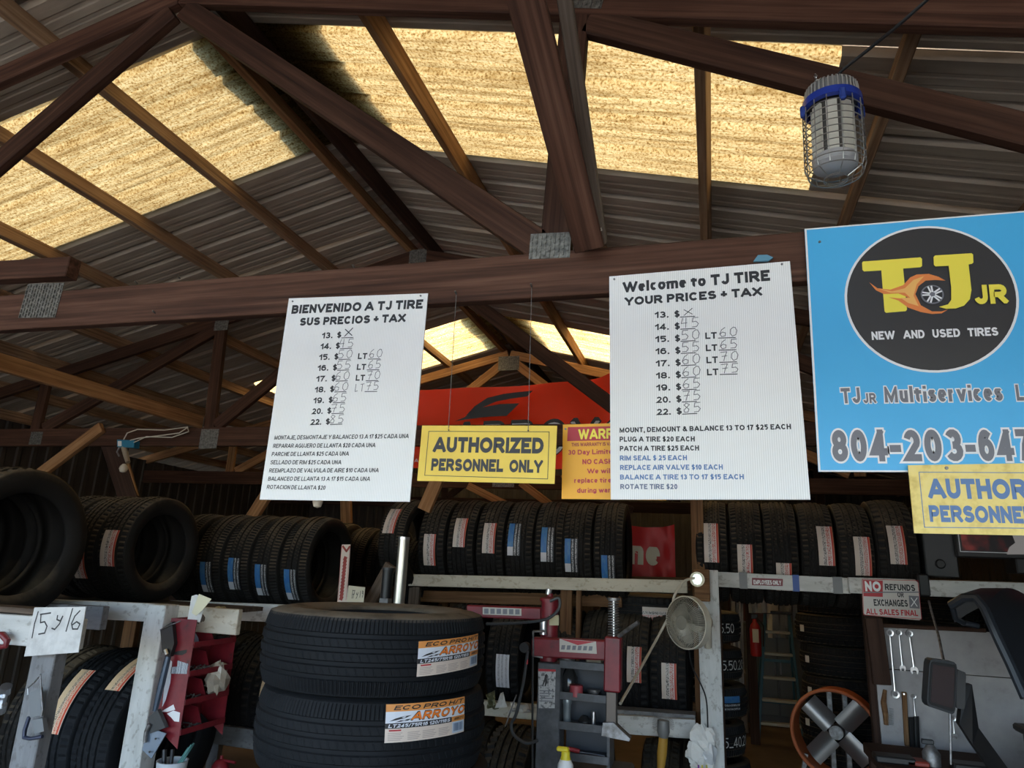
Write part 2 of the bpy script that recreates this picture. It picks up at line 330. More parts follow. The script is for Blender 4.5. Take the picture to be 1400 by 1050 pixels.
# ------------------------------------------------------------------ lettering: a plain bold sans drawn as ribbons
def _arc(cx, cy, rx, ry, a0, a1, n=10):
    return [(cx+rx*math.cos(R(a0+(a1-a0)*i/n)), cy+ry*math.sin(R(a0+(a1-a0)*i/n))) for i in range(n+1)]
_el = lambda cx, cy, rx, ry: _arc(cx, cy, rx, ry, 0, 360, 24)[:-1]
_bowl = lambda x, y0, y1, k=.55: [(0, y1), (x-(x*k), y1)] + _arc(x-x*k, (y0+y1)/2, x*k, (y1-y0)/2, 90, -90, 8)[1:] + [(0, y0)]
G = {   # name: (width / cap height, top, [strokes]); closed strokes end with 'c'
 'A': (1.0, 1, [[(-.02, 0), (.5, 1.08), (1.02, 0)], [(.2, .27), (.8, .27)]]), 'B': (.84, 1, [_bowl(.93, .52, 1, .4)+['c'], _bowl(1, 0, .52, .4)+['c']]),
 'C': (.90, 1, [_arc(.5, .5, .5, .5, 38, 322, 18)]), 'D': (.86, 1, [_bowl(1, 0, 1, .55)+['c']]), 'E': (.76, 1, [[(1, 1), (0, 1), (0, 0), (1, 0)], [(0, .52), (.93, .52)]]),
 'F': (.70, 1, [[(1, 1), (0, 1), (0, 0)], [(0, .50), (.85, .50)]]), 'G': (.96, 1, [_arc(.5, .5, .5, .5, 42, 325, 18)+[(1, .12), (1, .45), (.58, .45)]]), 'H': (.82, 1, [[(0, 0), (0, 1)], [(1, 0), (1, 1)], [(0, .52), (1, .52)]]),
 'I': (.01, 1, [[(.5, 0), (.5, 1)]]), 'J': (.68, 1, [[(1, 1), (1, .32)]+_arc(.5, .32, .5, .32, 0, -170, 8)[1:]]), 'K': (.90, 1, [[(0, 0), (0, 1)], [(1, 1.05), (0, .30)], [(.33, .62), (1.05, -.05)]]),
 'L': (.72, 1, [[(0, 1), (0, 0), (1, 0)]]), 'M': (1.02, 1, [[(0, 0), (0, 1), (.5, .02), (1, 1), (1, 0)]]), 'N': (.82, 1, [[(0, 0), (0, 1), (1, 0), (1, 1)]]),
 'O': (1.0, 1, [_el(.5, .5, .5, .5)+['c']]), 'P': (.80, 1, [[(0, 0), (0, 1), (.6, 1)]+_arc(.62, .72, .38, .28, 90, -90, 8)[1:]+[(.12, .44)]]), 'Q': (1.0, 1, [_el(.5, .5, .5, .5)+['c'], [(.6, .25), (1, -.08)]]),
 'R': (.88, 1, [[(0, 0), (0, 1), (.58, 1)]+_arc(.58, .73, .38, .27, 90, -90, 8)[1:]+[(.12, .46)], [(.5, .46), (.98, -.02)]]), 'S': (.84, 1, [_arc(.5, .755, .46, .245, 18, 262, 10)+_arc(.5, .255, .5, .255, 82, -165, 10)]),
 'T': (.80, 1, [[(0, 1), (1, 1)], [(.5, 1), (.5, 0)]]), 'U': (.82, 1, [[(0, 1), (0, .38)]+_arc(.5, .38, .5, .38, 180, 360, 10)[1:]+[(1, 1)]]), 'V': (.95, 1, [[(-.02, 1), (.5, -.08), (1.02, 1)]]),
 'W': (1.32, 1, [[(-.02, 1), (.25, -.06), (.5, 1.02), (.75, -.06), (1.02, 1)]]), 'X': (.92, 1, [[(0, 0), (1, 1)], [(0, 1), (1, 0)]]), 'Y': (.92, 1, [[(-.02, 1.02), (.5, .42), (1.02, 1.02)], [(.5, .45), (.5, 0)]]), 'Z': (.78, 1, [[(0, 1), (1, 1), (0, 0), (1, 0)]]),
 '0': (.68, 1, [_el(.5, .5, .5, .5)+['c']]), '1': (.42, 1, [[(1, 0), (1, 1)], [(1, .95), (.0, .72)]]), '2': (.68, 1, [_arc(.5, .70, .46, .30, 165, -30, 10)+[(.03, 0), (1, 0)]]),
 '3': (.68, 1, [_arc(.48, .745, .44, .255, 155, -80, 9)+[(.4, .49)], [(.4, .51)]+_arc(.48, .255, .52, .255, 80, -155, 9)]), '4': (.72, 1, [[(1, .24), (0, .24), (.72, 1.0)], [(.72, 1), (.72, 0)]]),
 '5': (.68, 1, [[(.94, 1), (.10, 1), (.04, .50)], [(.04, .52)]+_arc(.46, .32, .54, .32, 112, -128, 12)]), '6': (.68, 1, [_arc(.5, .32, .5, .32, 90, -270, 20)[:-1]+['c'], [(.94, .86)]+_arc(.5, .5, .5, .5, 60, 200, 9)]), '7': (.66, 1, [[(0, 1), (1, 1), (.55, .5), (.34, 0)]]),
 '8': (.68, 1, [_el(.5, .75, .44, .25)+['c'], _el(.5, .255, .5, .255)+['c']]), '9': (.68, 1, [_arc(.5, .68, .5, .32, 90, -270, 20)[:-1]+['c'], [(.06, .14)]+_arc(.5, .5, .5, .5, 240, 380, 9)]),
 '.': (.01, .02, [[(.5, 0), (.5, .01)]]), ',': (.06, .02, [[(.8, .05), (.3, -.22)]]), '$': (.70, 1, [_arc(.5, .745, .46, .225, 18, 262, 10)+_arc(.5, .275, .5, .225, 82, -165, 10), [(.5, 1.10), (.5, -.10)]]),
 '&': (.92, 1, [[(1.02, 0), (.28, .66)]+_arc(.42, .80, .22, .20, 200, -20, 8)+[(.2, .45)]+_arc(.38, .25, .38, .25, 150, 330, 8)+[(.92, .5)]]), '+': (.62, .8, [[(.5, .1), (.5, .8)], [(0, .45), (1, .45)]]), '-': (.34, .6, [[(0, .38), (1, .38)]]), '/': (.40, 1, [[(0, 0), (1, 1)]]), '_': (.6, .1, [[(0, 0), (1, 0)]]),
 'a': (.62, .72, [_arc(.47, .52, .45, .20, 160, 0, 8)+[(.92, 0)], _el(.45, .22, .45, .20)+['c']]), 'b': (.66, 1, [[(0, 0), (0, 1)], _el(.5, .36, .5, .36)+['c']]), 'c': (.60, .72, [_arc(.5, .36, .5, .36, 42, 318, 14)]), 'd': (.66, 1, [[(1, 0), (1, 1)], _el(.5, .36, .5, .36)+['c']]),
 'e': (.62, .72, [[(.05, .34), (.95, .34)], _arc(.5, .36, .5, .36, -6, 318, 16)]), 'f': (.50, 1, [[(.42, 0), (.42, .8)]+_arc(.85, .8, .43, .2, 180, 95, 5)[1:], [(0, .70), (1, .70)]]), 'g': (.66, .72, [_el(.5, .38, .5, .34)+['c'], [(1, .72), (1, -.05)]+_arc(.5, -.05, .5, .20, 0, -160, 7)[1:]]),
 'h': (.62, 1, [[(0, 0), (0, 1)], [(0, .45)]+_arc(.5, .45, .5, .27, 180, 0, 8)+[(1, 0)]]), 'i': (.01, 1, [[(.5, 0), (.5, .70)], [(.5, .90), (.5, .99)]]), 'k': (.62, 1, [[(0, 0), (0, 1)], [(.95, .72), (0, .2)], [(.35, .42), (1, 0)]]), 'l': (.01, 1, [[(.5, 0), (.5, 1)]]),
 'm': (1.02, .72, [[(0, 0), (0, .72)], [(0, .5)]+_arc(.25, .5, .25, .22, 180, 0, 7)+[(.5, 0)], [(.5, .5)]+_arc(.75, .5, .25, .22, 180, 0, 7)+[(1, 0)]]), 'n': (.62, .72, [[(0, 0), (0, .72)], [(0, .45)]+_arc(.5, .45, .5, .27, 180, 0, 8)+[(1, 0)]]), 'o': (.68, .72, [_el(.5, .36, .5, .36)+['c']]),
 'p': (.66, .72, [[(0, -.26), (0, .72)], _el(.5, .36, .5, .36)+['c']]), 'r': (.50, .72, [[(0, 0), (0, .72)], [(0, .42)]+_arc(.8, .42, .8, .28, 180, 85, 6)]), 's': (.58, .72, [_arc(.5, .545, .46, .175, 20, 262, 8)+_arc(.5, .185, .5, .185, 82, -160, 8)]),
 't': (.50, 1, [[(.36, .95), (.36, .18)]+_arc(.85, .18, .49, .18, 180, 275, 5)[1:], [(-.12, .66), (1.05, .66)]]), 'u': (.62, .72, [[(0, .72), (0, .27)]+_arc(.5, .27, .5, .27, 180, 360, 8)[1:]+[(1, .72)], [(1, .3), (1, 0)]]), 'v': (.66, .72, [[(-.02, .72), (.5, -.06), (1.02, .72)]]),
 'w': (.98, .72, [[(-.02, .72), (.25, -.05), (.5, .72), (.75, -.05), (1.02, .72)]]), 'x': (.64, .72, [[(0, 0), (1, .72)], [(0, .72), (1, 0)]]), 'y': (.66, .72, [[(-.02, .72), (.52, .02)], [(1.02, .72), (.40, -.26), (.05, -.26)]])}
def _clip(P, lo, hi):
    for lim, sg in ((lo, 1), (hi, -1)):
        out = []
        for i in range(len(P)):
            a, b = P[i-1], P[i]; da, db = (a[1]-lim)*sg, (b[1]-lim)*sg
            if da >= 0: out.append(a)
            if (da < 0) != (db < 0) and abs(da-db) > 1e-9: t = da/(da-db); out.append((a[0]+(b[0]-a[0])*t, a[1]+(b[1]-a[1])*t))
        P = out
        if len(P) < 3: return []
    return P
_GC = {}
WT = {'r': .11, 'b': .175, 'h': .225, 'o': .275}
def glyph(c, t, grow=0.0, wx=1.0):
    key = (c, t, grow, round(wx, 2))
    if key in _GC: return _GC[key]
    wd, top, strokes = G[c]; wd = max(wd, t)*1.0; tx = t*wx; V = []; F = []; hy = t/2+grow
    desc = -.30 if c in 'gpqy,$_' else 0; hi = max(top, .70 if c in 'acegmnopqrsuvwxyz' else top)
    hi_c = (1.12 if c == '$' else 1.0 if top >= .99 else (.74 if top > .7 else (top if top > .3 else .30)))
    if c == '.': hi_c = t*1.05
    if c in ',': hi_c = t
    if c in '+-': hi_c = 1
    def mp(p): return (tx/2 + p[0]*max(wd-tx, 0), t/2 + p[1]*(1-t))
    for si, s in enumerate(strokes):
        closed = s[-1] == 'c'; P = [mp(p) for p in (s[:-1] if closed else s)]; n = len(P)
        # work in a space where the pen is round: x / wx
        Q = [(x/wx, y) for x, y in P]
        if not closed:
            def ext(a, b, raw):
                dx, dy = a[0]-b[0], a[1]-b[1]; l = math.hypot(dx, dy) or 1; e = 0
                if raw[1] <= .0 or raw[1] >= min(top, 1)-.02 or raw[0] <= 0 or raw[0] >= 1: e = t/2
                e += grow; return (a[0]+dx/l*e, a[1]+dy/l*e)
            raw = s; q0 = ext(Q[0], Q[1], raw[0]); q1 = ext(Q[-1], Q[-2], raw[-1]); Q = [q0]+Q[1:-1]+[q1]
        off = []
        for i in range(n):
            a = Q[i-1] if (closed or i > 0) else None; b = Q[(i+1) % n] if (closed or i < n-1) else None; p = Q[i]
            def nrm(u, v):
                dx, dy = v[0]-u[0], v[1]-u[1]; l = math.hypot(dx, dy) or 1; return (-dy/l, dx/l)
            if a is None: m_ = nrm(p, b); k = 1
            elif b is None: m_ = nrm(a, p); k = 1
            else:
                n1, n2 = nrm(a, p), nrm(p, b); m_ = (n1[0]+n2[0], n1[1]+n2[1]); l = math.hypot(*m_)
                if l < 1e-3: m_ = n1; k = 1
                else: m_ = (m_[0]/l, m_[1]/l); k = min(1/max(m_[0]*n1[0]+m_[1]*n1[1], .2), 3.2)
            off.append((m_[0]*k*hy, m_[1]*k*hy))
        for i in range(n if closed else n-1):
            j = (i+1) % n
            q = [(Q[i][0]+off[i][0], Q[i][1]+off[i][1]), (Q[i][0]-off[i][0], Q[i][1]-off[i][1]), (Q[j][0]-off[j][0], Q[j][1]-off[j][1]), (Q[j][0]+off[j][0], Q[j][1]+off[j][1])]
            q = _clip(q, desc-grow, hi_c+grow)
            if len(q) >= 3:
                b0 = len(V); V += [(x*wx, y, si) for x, y in q]; F.append(tuple(range(b0, len(V))))
    _GC[key] = (V, F, wd); return _GC[key]
def compose(s, wt='b', track=.10, space=.34, slant=0, grow=0.0, asp=None):
    """2-D verts and faces of a line of text, cap height 1; asp = wanted width / cap height"""
    t = WT[wt]
    def total(t_): return sum(space if c == ' ' else max(G[c][0], t_)+track for c in s)-track
    W_ = total(t); wx = 1.0
    if asp: wx = max(.75, min(1.5, W_/asp, .25/t))       # keep the pen even once the line is squeezed to its width
    V = []; F = []; x = 0
    for n_, c in enumerate(s):
        if c == ' ': x += space; continue
        gv, gf, wd = glyph(c, t, grow, wx); n = len(V)
        V += [(a+x, b, k+3*(n_ % 2)) for a, b, k in gv]; F += [tuple(i+n for i in f) for f in gf]; x += wd+track
    x -= track; return [(a+slant*b, b, k) for a, b, k in V], F, x
class Ink:
    """collects flat print of one colour; fn(u, v) -> world point"""
    def __init__(s): s.mb = MB()
    def text(s, st, fn, wt='b', track=.10, slant=0, space=.34, grow=0.0, asp=None):
        V, F, Wd = compose(st, wt, track, space, slant, grow, asp)
        s.mb.add([fn(a/Wd, b) + Vector((0, -4e-5*k, 0)) for a, b, k in V], F)
    def poly(s, P): s.mb.add(P, [tuple(range(len(P)))])
def fit_text(ink, st, a, b, h, off, **k):
    """a, b: world points of the baseline ends, h: cap height in m, off: vector off the face"""
    a = Vector(a); b = Vector(b); d = b-a; up = Vector((0, 0, 1)); up = (up - d.normalized()*up.dot(d.normalized())).normalized()
    ink.text(st, lambda u, v: a + d*u + up*(v*h) + off, asp=d.length/h, **k)
HAND = {'4': [[(.25, 1), (.05, .45), (.7, .5)], [(.62, 1), (.55, 0)]], '5': [[(.8, 1), (.2, .98), (.12, .55), (.55, .6), (.8, .35), (.6, .05), (.1, .03)]],
        '0': [[(.5, 1), (.15, .75), (.1, .3), (.35, 0), (.75, .15), (.88, .6), (.7, .95), (.45, .98)]], '6': [[(.7, 1), (.3, .75), (.08, .3), (.3, 0), (.7, .08), (.75, .4), (.4, .5), (.12, .3)]],
        '7': [[(.05, .95), (.8, 1), (.55, .5), (.4, 0)], [(.2, .5), (.8, .55)]], '8': [[(.75, .85), (.4, 1), (.15, .8), (.7, .35), (.6, .05), (.2, .05), (.15, .3), (.75, .8)]],
        'X': [[(.05, .9), (.9, .1)], [(.9, 1), (.05, .05)]], 'L': [[(.1, 1), (.05, 0), (.6, .08)]], 'T': [[(0, .95), (.8, 1)], [(.42, .97), (.38, 0)]],
        '1': [[(.55, 1), (.4, 0)]], 'y': [[(.1, .6), (.3, .3), (.5, .35)], [(.75, .65), (.35, -.25), (.1, -.3)]], '9': [[(.8, .9), (.3, 1), (.2, .6), (.7, .6), (.8, .9), (.7, .4), (.5, 0)]]}
def stroke(ink, pts, wd, off):
    for i in range(len(pts)-1):
        a, b = Vector(pts[i]), Vector(pts[i+1]); d = (b-a)
        if d.length < 1e-6: continue
        n = Vector((0, -1, 0)).cross(d.normalized())*wd/2; e = d.normalized()*wd*.3
        ink.poly([a-e-n+off, b+e-n+off, b+e+n+off, a-e+n+off])
def hand(ink, st, a, b, h, off, wd=.0016):
    a = Vector(a); b = Vector(b); d = (b-a)/len(st); up = Vector((0, 0, 1))
    for i, c in enumerate(st):
        if c == ' ': continue
        for ln in HAND[c]:
            stroke(ink, [a + d*(i+.08+u*.84) + up*v*h for u, v in ln], wd, off)
# ------------------------------------------------------------------ structure
RX, RZ, SL = -1.92, 3.835, .25
def roofz(x, dz=0): return RZ - SL*abs(x-RX) + dz
def bx(name, c, d, m, parent=None, bev=0): return MB().box(c, d, bev=bev).build(name, m, parent)
fl = bx('floor', (-1.9, 3.35, -.05), (9.2, 13.5, .1), FLOORM); tag(fl, 'dusty brown concrete floor of the shed', kind='structure')
gr = bx('floor', (0, -18.1, -.08), (60, 29.3, .1), GROUND); tag(gr, 'bright gravel yard in front of the open shed', kind='structure')
YB = 9.95
def siding(name, p0, p1, z0, z1, lab, nrm):
    """vertical ribbed siding between two plan points"""
    p0 = Vector((*p0, 0)); p1 = Vector((*p1, 0)); Ld = (p1-p0).length; d = (p1-p0)/Ld; n = Vector(nrm)
    k = int(Ld/.15); pr = []
    for i in range(k):
        a = i*Ld/k; s = Ld/k
        pr += [(a, 0), (a+s*.55, 0), (a+s*.65, .010), (a+s*.9, .010)]
    pr.append((Ld, 0)); V = []; F = []
    for a, h in pr:
        q = p0 + d*a + n*h; V += [(q.x, q.y, z0), (q.x, q.y, z1(q) if callable(z1) else z1)]
    for i in range(len(pr)-1): F.append((2*i, 2*i+2, 2*i+3, 2*i+1))
    m = MB(); m.add(V, F); m.add([(v[0]-n.x*.03, v[1]-n.y*.03, v[2]) for v in V], [f[::-1] for f in F])
    return tag(m.build(name, WALLM, fix=False), lab, kind='structure')
siding('wall_back', (-6.2, YB-.1), (2.36, YB-.1), 0, lambda q: roofz(q.x)+.015, 'dark ribbed siding of the far end wall', (0, -1, 0))
siding('wall_left', (-6.2, -1.0), (-6.2, 6.1), 0, 2.79, 'dark ribbed siding of the left wall', (1, 0, 0))
siding('wall_left', (-6.2, 6.1), (-6.2, 7.9), 0, 2.62, 'left wall siding, lower under a bright gap at the eave', (1, 0, 0))
siding('wall_left', (-6.2, 7.9), (-6.2, YB-.1), 0, 2.79, 'dark siding of the left wall at its far end', (1, 0, 0))
siding('wall_right', (2.36, -1.0), (2.36, YB-.1), 0, 2.79, 'dark ribbed siding of the right wall', (-1, 0, 0))

roof = thing('ceiling', (RX, 4, RZ), 'corrugated metal gable roof on wooden purlins with yellow translucent skylight strips', None); tag(roof, kind='structure')
def sheet(name, side, y0, y1, a, b, m):
    """one roof sheet, ribs running down the slope; a, b = distance from the ridge"""
    W = y1-y0; pr = []
    for i in range(4):
        s = W/4; o = y0 + i*s
        pr += [(o, .026), (o+.022, .026), (o+.036, 0), (o+s*.42, 0), (o+s*.42+.006, .0022), (o+s*.42+.02, .0022), (o+s*.42+.026, 0), (o+s*.68, 0), (o+s*.68+.006, .0022), (o+s*.68+.02, .0022), (o+s*.68+.026, 0), (o+s-.014, 0)]
    pr.append((y1, .026)); pr.append((y1+.02, .026)); V = []; F = []
    nseg = 2
    for j in range(nseg+1):
        t = a + (b-a)*j/nseg
        for y, h in pr: V.append((RX+side*t, y, RZ-SL*t+h))
    n = len(pr)
    for j in range(nseg):
        for i in range(n-1): F.append((j*n+i, j*n+i+1, (j+1)*n+i+1, (j+1)*n+i))
    mb = MB().add(V, F)
    return mb.build(name, m, roof, fix=False)
Y00 = 2.03; SW = .88
for k in range(-6, 9):
    y0 = Y00 + k*SW; y1 = y0+SW
    skyl = k in (0, 4, 8)  # the last strip is added, out of view, to light the rear
    if skyl:
        tag(sheet('skylight_panel', 1, y0, y1, .02, 2.372, SKYL if k == 0 else SKYL2), 'yellowed speckled translucent corrugated panel')
        sheet('roof_panel', 1, y0, y1, 2.371, 4.75, MET_ROOF)
        sheet('roof_panel', -1, y0, y1, 2.371, 4.75, MET_ROOF)
        tag(sheet('skylight_panel', -1, y0, y1, .02, 2.372, SKYL if k == 0 else SKYL2), 'yellowed speckled translucent corrugated panel')
    else:
        sheet('roof_panel', 1, y0, y1, .02, 4.75, MET_ROOF); sheet('roof_panel', -1, y0, y1, .02, 4.75, MET_ROOF)
# ridge cap over the sheets
V = []; F = []
ys = [-3.3 + i*.35 for i in range(38)]
for y in ys:
    for s, t in ((-1, .24+.012*math.sin(y*9)), (0, 0), (1, .42+.012*math.cos(y*7))): V.append((RX+s*t, y, RZ-SL*abs(s*t)+.045))
for i in range(len(ys)-1):
    for j in range(2): F.append((i*3+j, i*3+j+1, (i+1)*3+j+1, (i+1)*3+j))
tag(MB().add(V, F).build('ridge_cap', MET_ROOF, roof, fix=False), 'folded metal ridge cap lying over the sheet ends')
# purlins: on edge under the sheets, square to the slope
TRY = [-.6, 1.74, 4.06, 6.38, 8.70]
for X in (-1.17, -.57, .03, .62, 1.22, 1.82, 2.3, -2.59, -3.19, -3.81, -4.41, -5.01, -5.61, -6.1, -1.83, -2.01):
    s = 1 if X > RX else -1; n = Vector((s*SL, 0, 1)).normalized()
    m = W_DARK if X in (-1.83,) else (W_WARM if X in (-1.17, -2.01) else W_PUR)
    c = Vector((X, 0, roofz(X))) - n*.0455 if True else None
    off = random.uniform(-.004, .004)
    beam('purlin', (c.x+off, -3.2, c.z), (c.x-off, YB-.15, c.z), .038, .089, m, roof, up=n)
# collar purlin that lies on the bottom chords, left side

def truss(Y, label, mats, full=True, mb_=None):
    """bottom chord, two top chords, webs, plates: one roof truss"""
    t = thing('roof_truss', (RX, Y, 2.34), label, 'roof truss', 'wooden roof trusses of the shed')
    mc, mw = mats; th = .038; zb = 2.34; zt = 2.475; zc = (zb+zt)/2
    xl, xr = RX-4.28, RX+4.28
    beam('bottom_chord', (xl, Y, zc+.02), (RX-1.1 if full else xl+3.2, Y, zc+.012), th, zt-zb, mc, t) if False else None
    beam('bottom_chord', (xl, Y, zc+.028), (xr, Y, zc-.028), th, zt-zb, mb_ or mc, t)
    tz = lambda x: roofz(x) - .092 - .046        # centre line of the top chord
    for s in (-1, 1):
        xe = RX+s*4.6
        beam('top_chord', (RX+s*.01, Y, tz(RX)), (xe, Y, tz(xe)), th, .089, mc, t, up=(s*SL, 0, 1))
    n1 = 1.52; n2 = 3.08
    for s in (-1, 1):
        X = lambda a: RX+s*a
        beam('web', (X(.03), Y, tz(X(.03))-.06), (X(n1-.05), Y, zt+.02), th*.96, .089, mw, t)
        beam('web', (X(n1), Y, zt), (X(n1)+.04*s, Y, tz(X(n1))-.045), th*.96, .089, mw, t, up=(1, 0, 0))
        beam('web', (X(n1+.08), Y, tz(X(n1+.08))-.06), (X(n2-.02), Y, zt+.02), th*.96, .089, mw, t)
        beam('web', (X(n2+.06), Y, zt), (X(n2+.06), Y, tz(X(n2+.06))-.045), th*.96, .089, mw, t, up=(1, 0, 0))
    return t, tz, zt
def nail_plate(t, c, wx, wz, rz=0, y=None, rows=None):
    """pressed plate with rows of punched teeth"""
    Mr = Matrix.Rotation(rz, 3, 'Y'); mb = MB(); c = Vector(c)
    P = lambda x, yy, z: c + Mr @ Vector((x, 0, z)) + Vector((0, yy, 0))
    def bb(x, z, a, b, y0, y1):
        q = [P(x-a, yy, z-b) if i == 0 else P(x+a, yy, z-b) if i == 1 else P(x+a, yy, z+b) if i == 2 else P(x-a, yy, z+b) for yy in (y0, y1) for i in range(4)]
        mb.add(q, [(0, 1, 2, 3), (4, 7, 6, 5), (0, 4, 5, 1), (1, 5, 6, 2), (2, 6, 7, 3), (3, 7, 4, 0)])
    bb(0, 0, wx/2, wz/2, 0, -.0015)
    nx = max(3, int(wx/.013)); nz = max(2, int(wz/.017))
    for i in range(nx):
        for j in range(nz):
            bb(-wx/2+(i+.5)*wx/nx, -wz/2+(j+.5+(.25 if i % 2 else -.1))*wz/nz*.96, wx/nx*.16, wz/nz*.33, -.0015, -.0045)
    return mb.build('nail_plate', GALV, t, fix=False)
T1, tz, ZT = truss(TRY[1], 'reddish roof truss nearest the viewer, its wide bottom chord carrying the price signs', (W_BEAM, W_WEB))
yf = TRY[1]-.019
pc = A(752, 336, yf); nail_plate(T1, (pc.x, yf, pc.z), .118, .078, R(2.5))
pc = A(803, 2, yf); nail_plate(T1, (pc.x, yf, pc.z), .10, .05, R(14))
a = A(20, 440, yf); b = A(97, 372, yf)
pc = A(57, 411, yf); nail_plate(T1, (pc.x, yf-.001, pc.z), .170, .130, R(3))
sp0 = A(-60, 372, 1.74); sp1 = A(100, 369, 1.74)
beam('splice_block', (sp0.x-.5, 1.725, sp0.z-.004), (sp1.x+.02, 1.725, sp1.z-.004), .05, .075, W_BEAM, T1)
for x, y in ((246, 381), (188, 388), (212, 428), (484, 366), (624, 402), (727, 392)):
    p = A(x, y, yf); MB().cyl(p, p+Vector((0, -.012, .004)), .0028, n=6).build('nail', GALV, T1)
T2, _, _ = truss(TRY[2], 'second roof truss from the front, dark wood, behind the price signs', (W_TRUSS, W_TRUSS))
y2 = TRY[2]-.019
for X, Z, w_, h_ in ((RX, 3.66, .13, .15), (RX-1.50, 2.40, .15, .14), (RX-1.55, 3.27, .12, .1), (RX+1.52, 2.42, .15, .12), (RX-3.1, 2.42, .12, .1)): nail_plate(T2, (X, y2, Z), w_, h_)
T3, _, _ = truss(TRY[3], 'third roof truss, coloured amber as if lit by the far skylight above the red banner', (W_WARM, W_WARM), mb_=W_TRUSS)  # paler wood on top chords and webs paints in the skylight's warmth
for X, Z, w_, h_ in ((RX, 3.60, .22, .15), (RX-1.50, 2.40, .15, .14), (RX+.0, 2.41, .22, .11), (RX+1.52, 2.42, .15, .12)): nail_plate(T3, (X, TRY[3]-.019, Z), w_, h_)
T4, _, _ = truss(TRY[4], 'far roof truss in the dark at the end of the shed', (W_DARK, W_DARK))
TX, _, _ = truss(-2.92, 'outermost roof truss over the open front edge, behind the viewer', (W_BEAM, W_BEAM))
T0, _, _ = truss(TRY[0], 'roof truss above and behind the viewer at the open front', (W_BEAM, W_BEAM))
# loose braces
def brace(label, p0, p1, th, dp, m, up=(0, 0, 1), name='brace', group=None, cat='brace'):
    return tag(beam(name, p0, p1, th, dp, m, None, up), label, cat, group)
brace('long board lying on the left bottom chords between the first two trusses', (-3.56, 1.2, 2.525), (-3.50, 4.03, 2.520), .038, .089, W_WARM)
# diagonal brace rising towards the viewer from the middle plate, with two thin boards beside it
e = A(712, -30, 1.12); f = A(806, 338, 1.675)
def to_roof(a, b, gap=.10):                           # carry a brace on in its own direction up to the purlins
    d = b-a; k = 1.0
    while (a+d*k).z < roofz((a+d*k).x)-gap and k < 4: k += .01
    return a+d*k
e_long = to_roof(f, e)
brace('wide brown diagonal brace rising towards the viewer from the middle nail plate', f, e_long, .038, .080, W_BEAM, up=(1, 0, .15))
e2 = A(768, -30, 1.16); f2 = A(822, 332, 1.69)
brace('thin greyish strip nailed along the right side of the diagonal brace', f2, to_roof(f2, e2, .12), .03, .032, W_GREY, up=(1, 0, 0))
e3 = A(765, -40, 1.36); f3 = A(815, 300, 1.70)
brace('second thin strip rising behind the diagonal brace', f3, to_roof(f3, e3, .12), .02, .03, W_GREY, up=(1, 0, 0))
def px_brace(label, a, b, Y, th=.038, dp=.089, m=W_WARM, Y2=None):
    p = A(*a, Y); q = A(*b, Y if Y2 is None else Y2); d = (q-p).normalized(); up = Vector((0, -1, 0)).cross(d)
    return brace(label, p, q, th, dp, m, up=up)
px_brace('short stub of a knee brace ending in the air left of the blue junction box', (28, 668), (140, 584), 4.021, dp=.085)
px_brace('dark slanting post behind the bulb holder', (187, 712), (150, 600), 4.10, dp=.15, m=W_DARK)
px_brace('thin orange lath leaning below the bulb holder', (190, 690), (168, 612), 4.10, dp=.03, th=.02)
px_brace('pale knee brace just below the left price sign corner', (340, 715), (400, 620), 4.10, dp=.085)
px_brace('upright stud behind the tyres below the left price sign', (474, 716), (472, 640), 5.6, dp=.10)
px_brace('pale knee brace below the hanging yellow sign', (580, 698), (618, 610), 4.10, dp=.085)
px_brace('slanting board behind the tyre row, below the hanging yellow sign', (640, 664), (692, 690), 6.345, dp=.07)
px_brace('dark slanting board behind the tyre row, left of the orange sign', (712, 660), (752, 690), 6.345, dp=.07)
px_brace('small slanting board end below the orange sign', (770, 648), (790, 668), 6.345, dp=.07)
px_brace('slanting stick below the bottom edge of the orange sign', (800, 672), (865, 698), 4.9, dp=.05, m=W_DARK)

# ------------------------------------------------------------------ signs
YS = yf - .0045
OFF = Vector((0, -1, 0))
def plate(name, corners, Y, mat_, parent, th=.004):
    P = [A(x, y, Y) for x, y in corners]; n = len(P)
    mb = MB().add([p for p in P] + [p+Vector((0, th, 0)) for p in P], [tuple(range(n)), tuple(range(2*n-1, n-1, -1))] + [(i, i+n, (i+1) % n+n, (i+1) % n) for i in range(n)])
    return mb.build(name, mat_, parent)
class SignInk:
    def __init__(s, Y, cvt): s.Y = Y; s.cvt = cvt; s.k = {}
    def ink(s, m):
        return s.k.setdefault(m.name, (m, Ink()))[1]
    def P(s, x, y): return A(*s.cvt(x, y), s.Y)
    def t(s, m, st, x0, y0, x1, y1, h, lay=1, **k):
        k.setdefault('wt', 'h')
        a = s.P(x0, y0); b = s.P(x1, y1); hh = (s.P(x0, y0-h) - a).z
        fit_text(s.ink(m), st, a, b, hh, OFF*(.0006*lay), **k)
    def h_(s, m, st, x0, y0, x1, y1, h, wd=.0018):
        a = s.P(x0, y0); b = s.P(x1, y1); hh = (s.P(x0, y0-h) - a).z; hand(s.ink(m), st, a, b, hh, OFF*.0006, wd)
    def poly(s, m, pts, lay=1):
        s.n = getattr(s, 'n', 0)+1; i_ = Ink(); s.k[(m.name, s.n)] = (m, i_); i_.poly([s.P(x, y) + OFF*(.0006*lay) for x, y in pts])
    def line(s, m, pts, wd, lay=1): stroke(s.ink(m), [s.P(x, y) for x, y in pts], wd, OFF*(.0006*lay))
    def done(s, parent, name='lettering'):
        for m, i in s.k.values():
            i.mb.build(name, m, parent, fix=False)
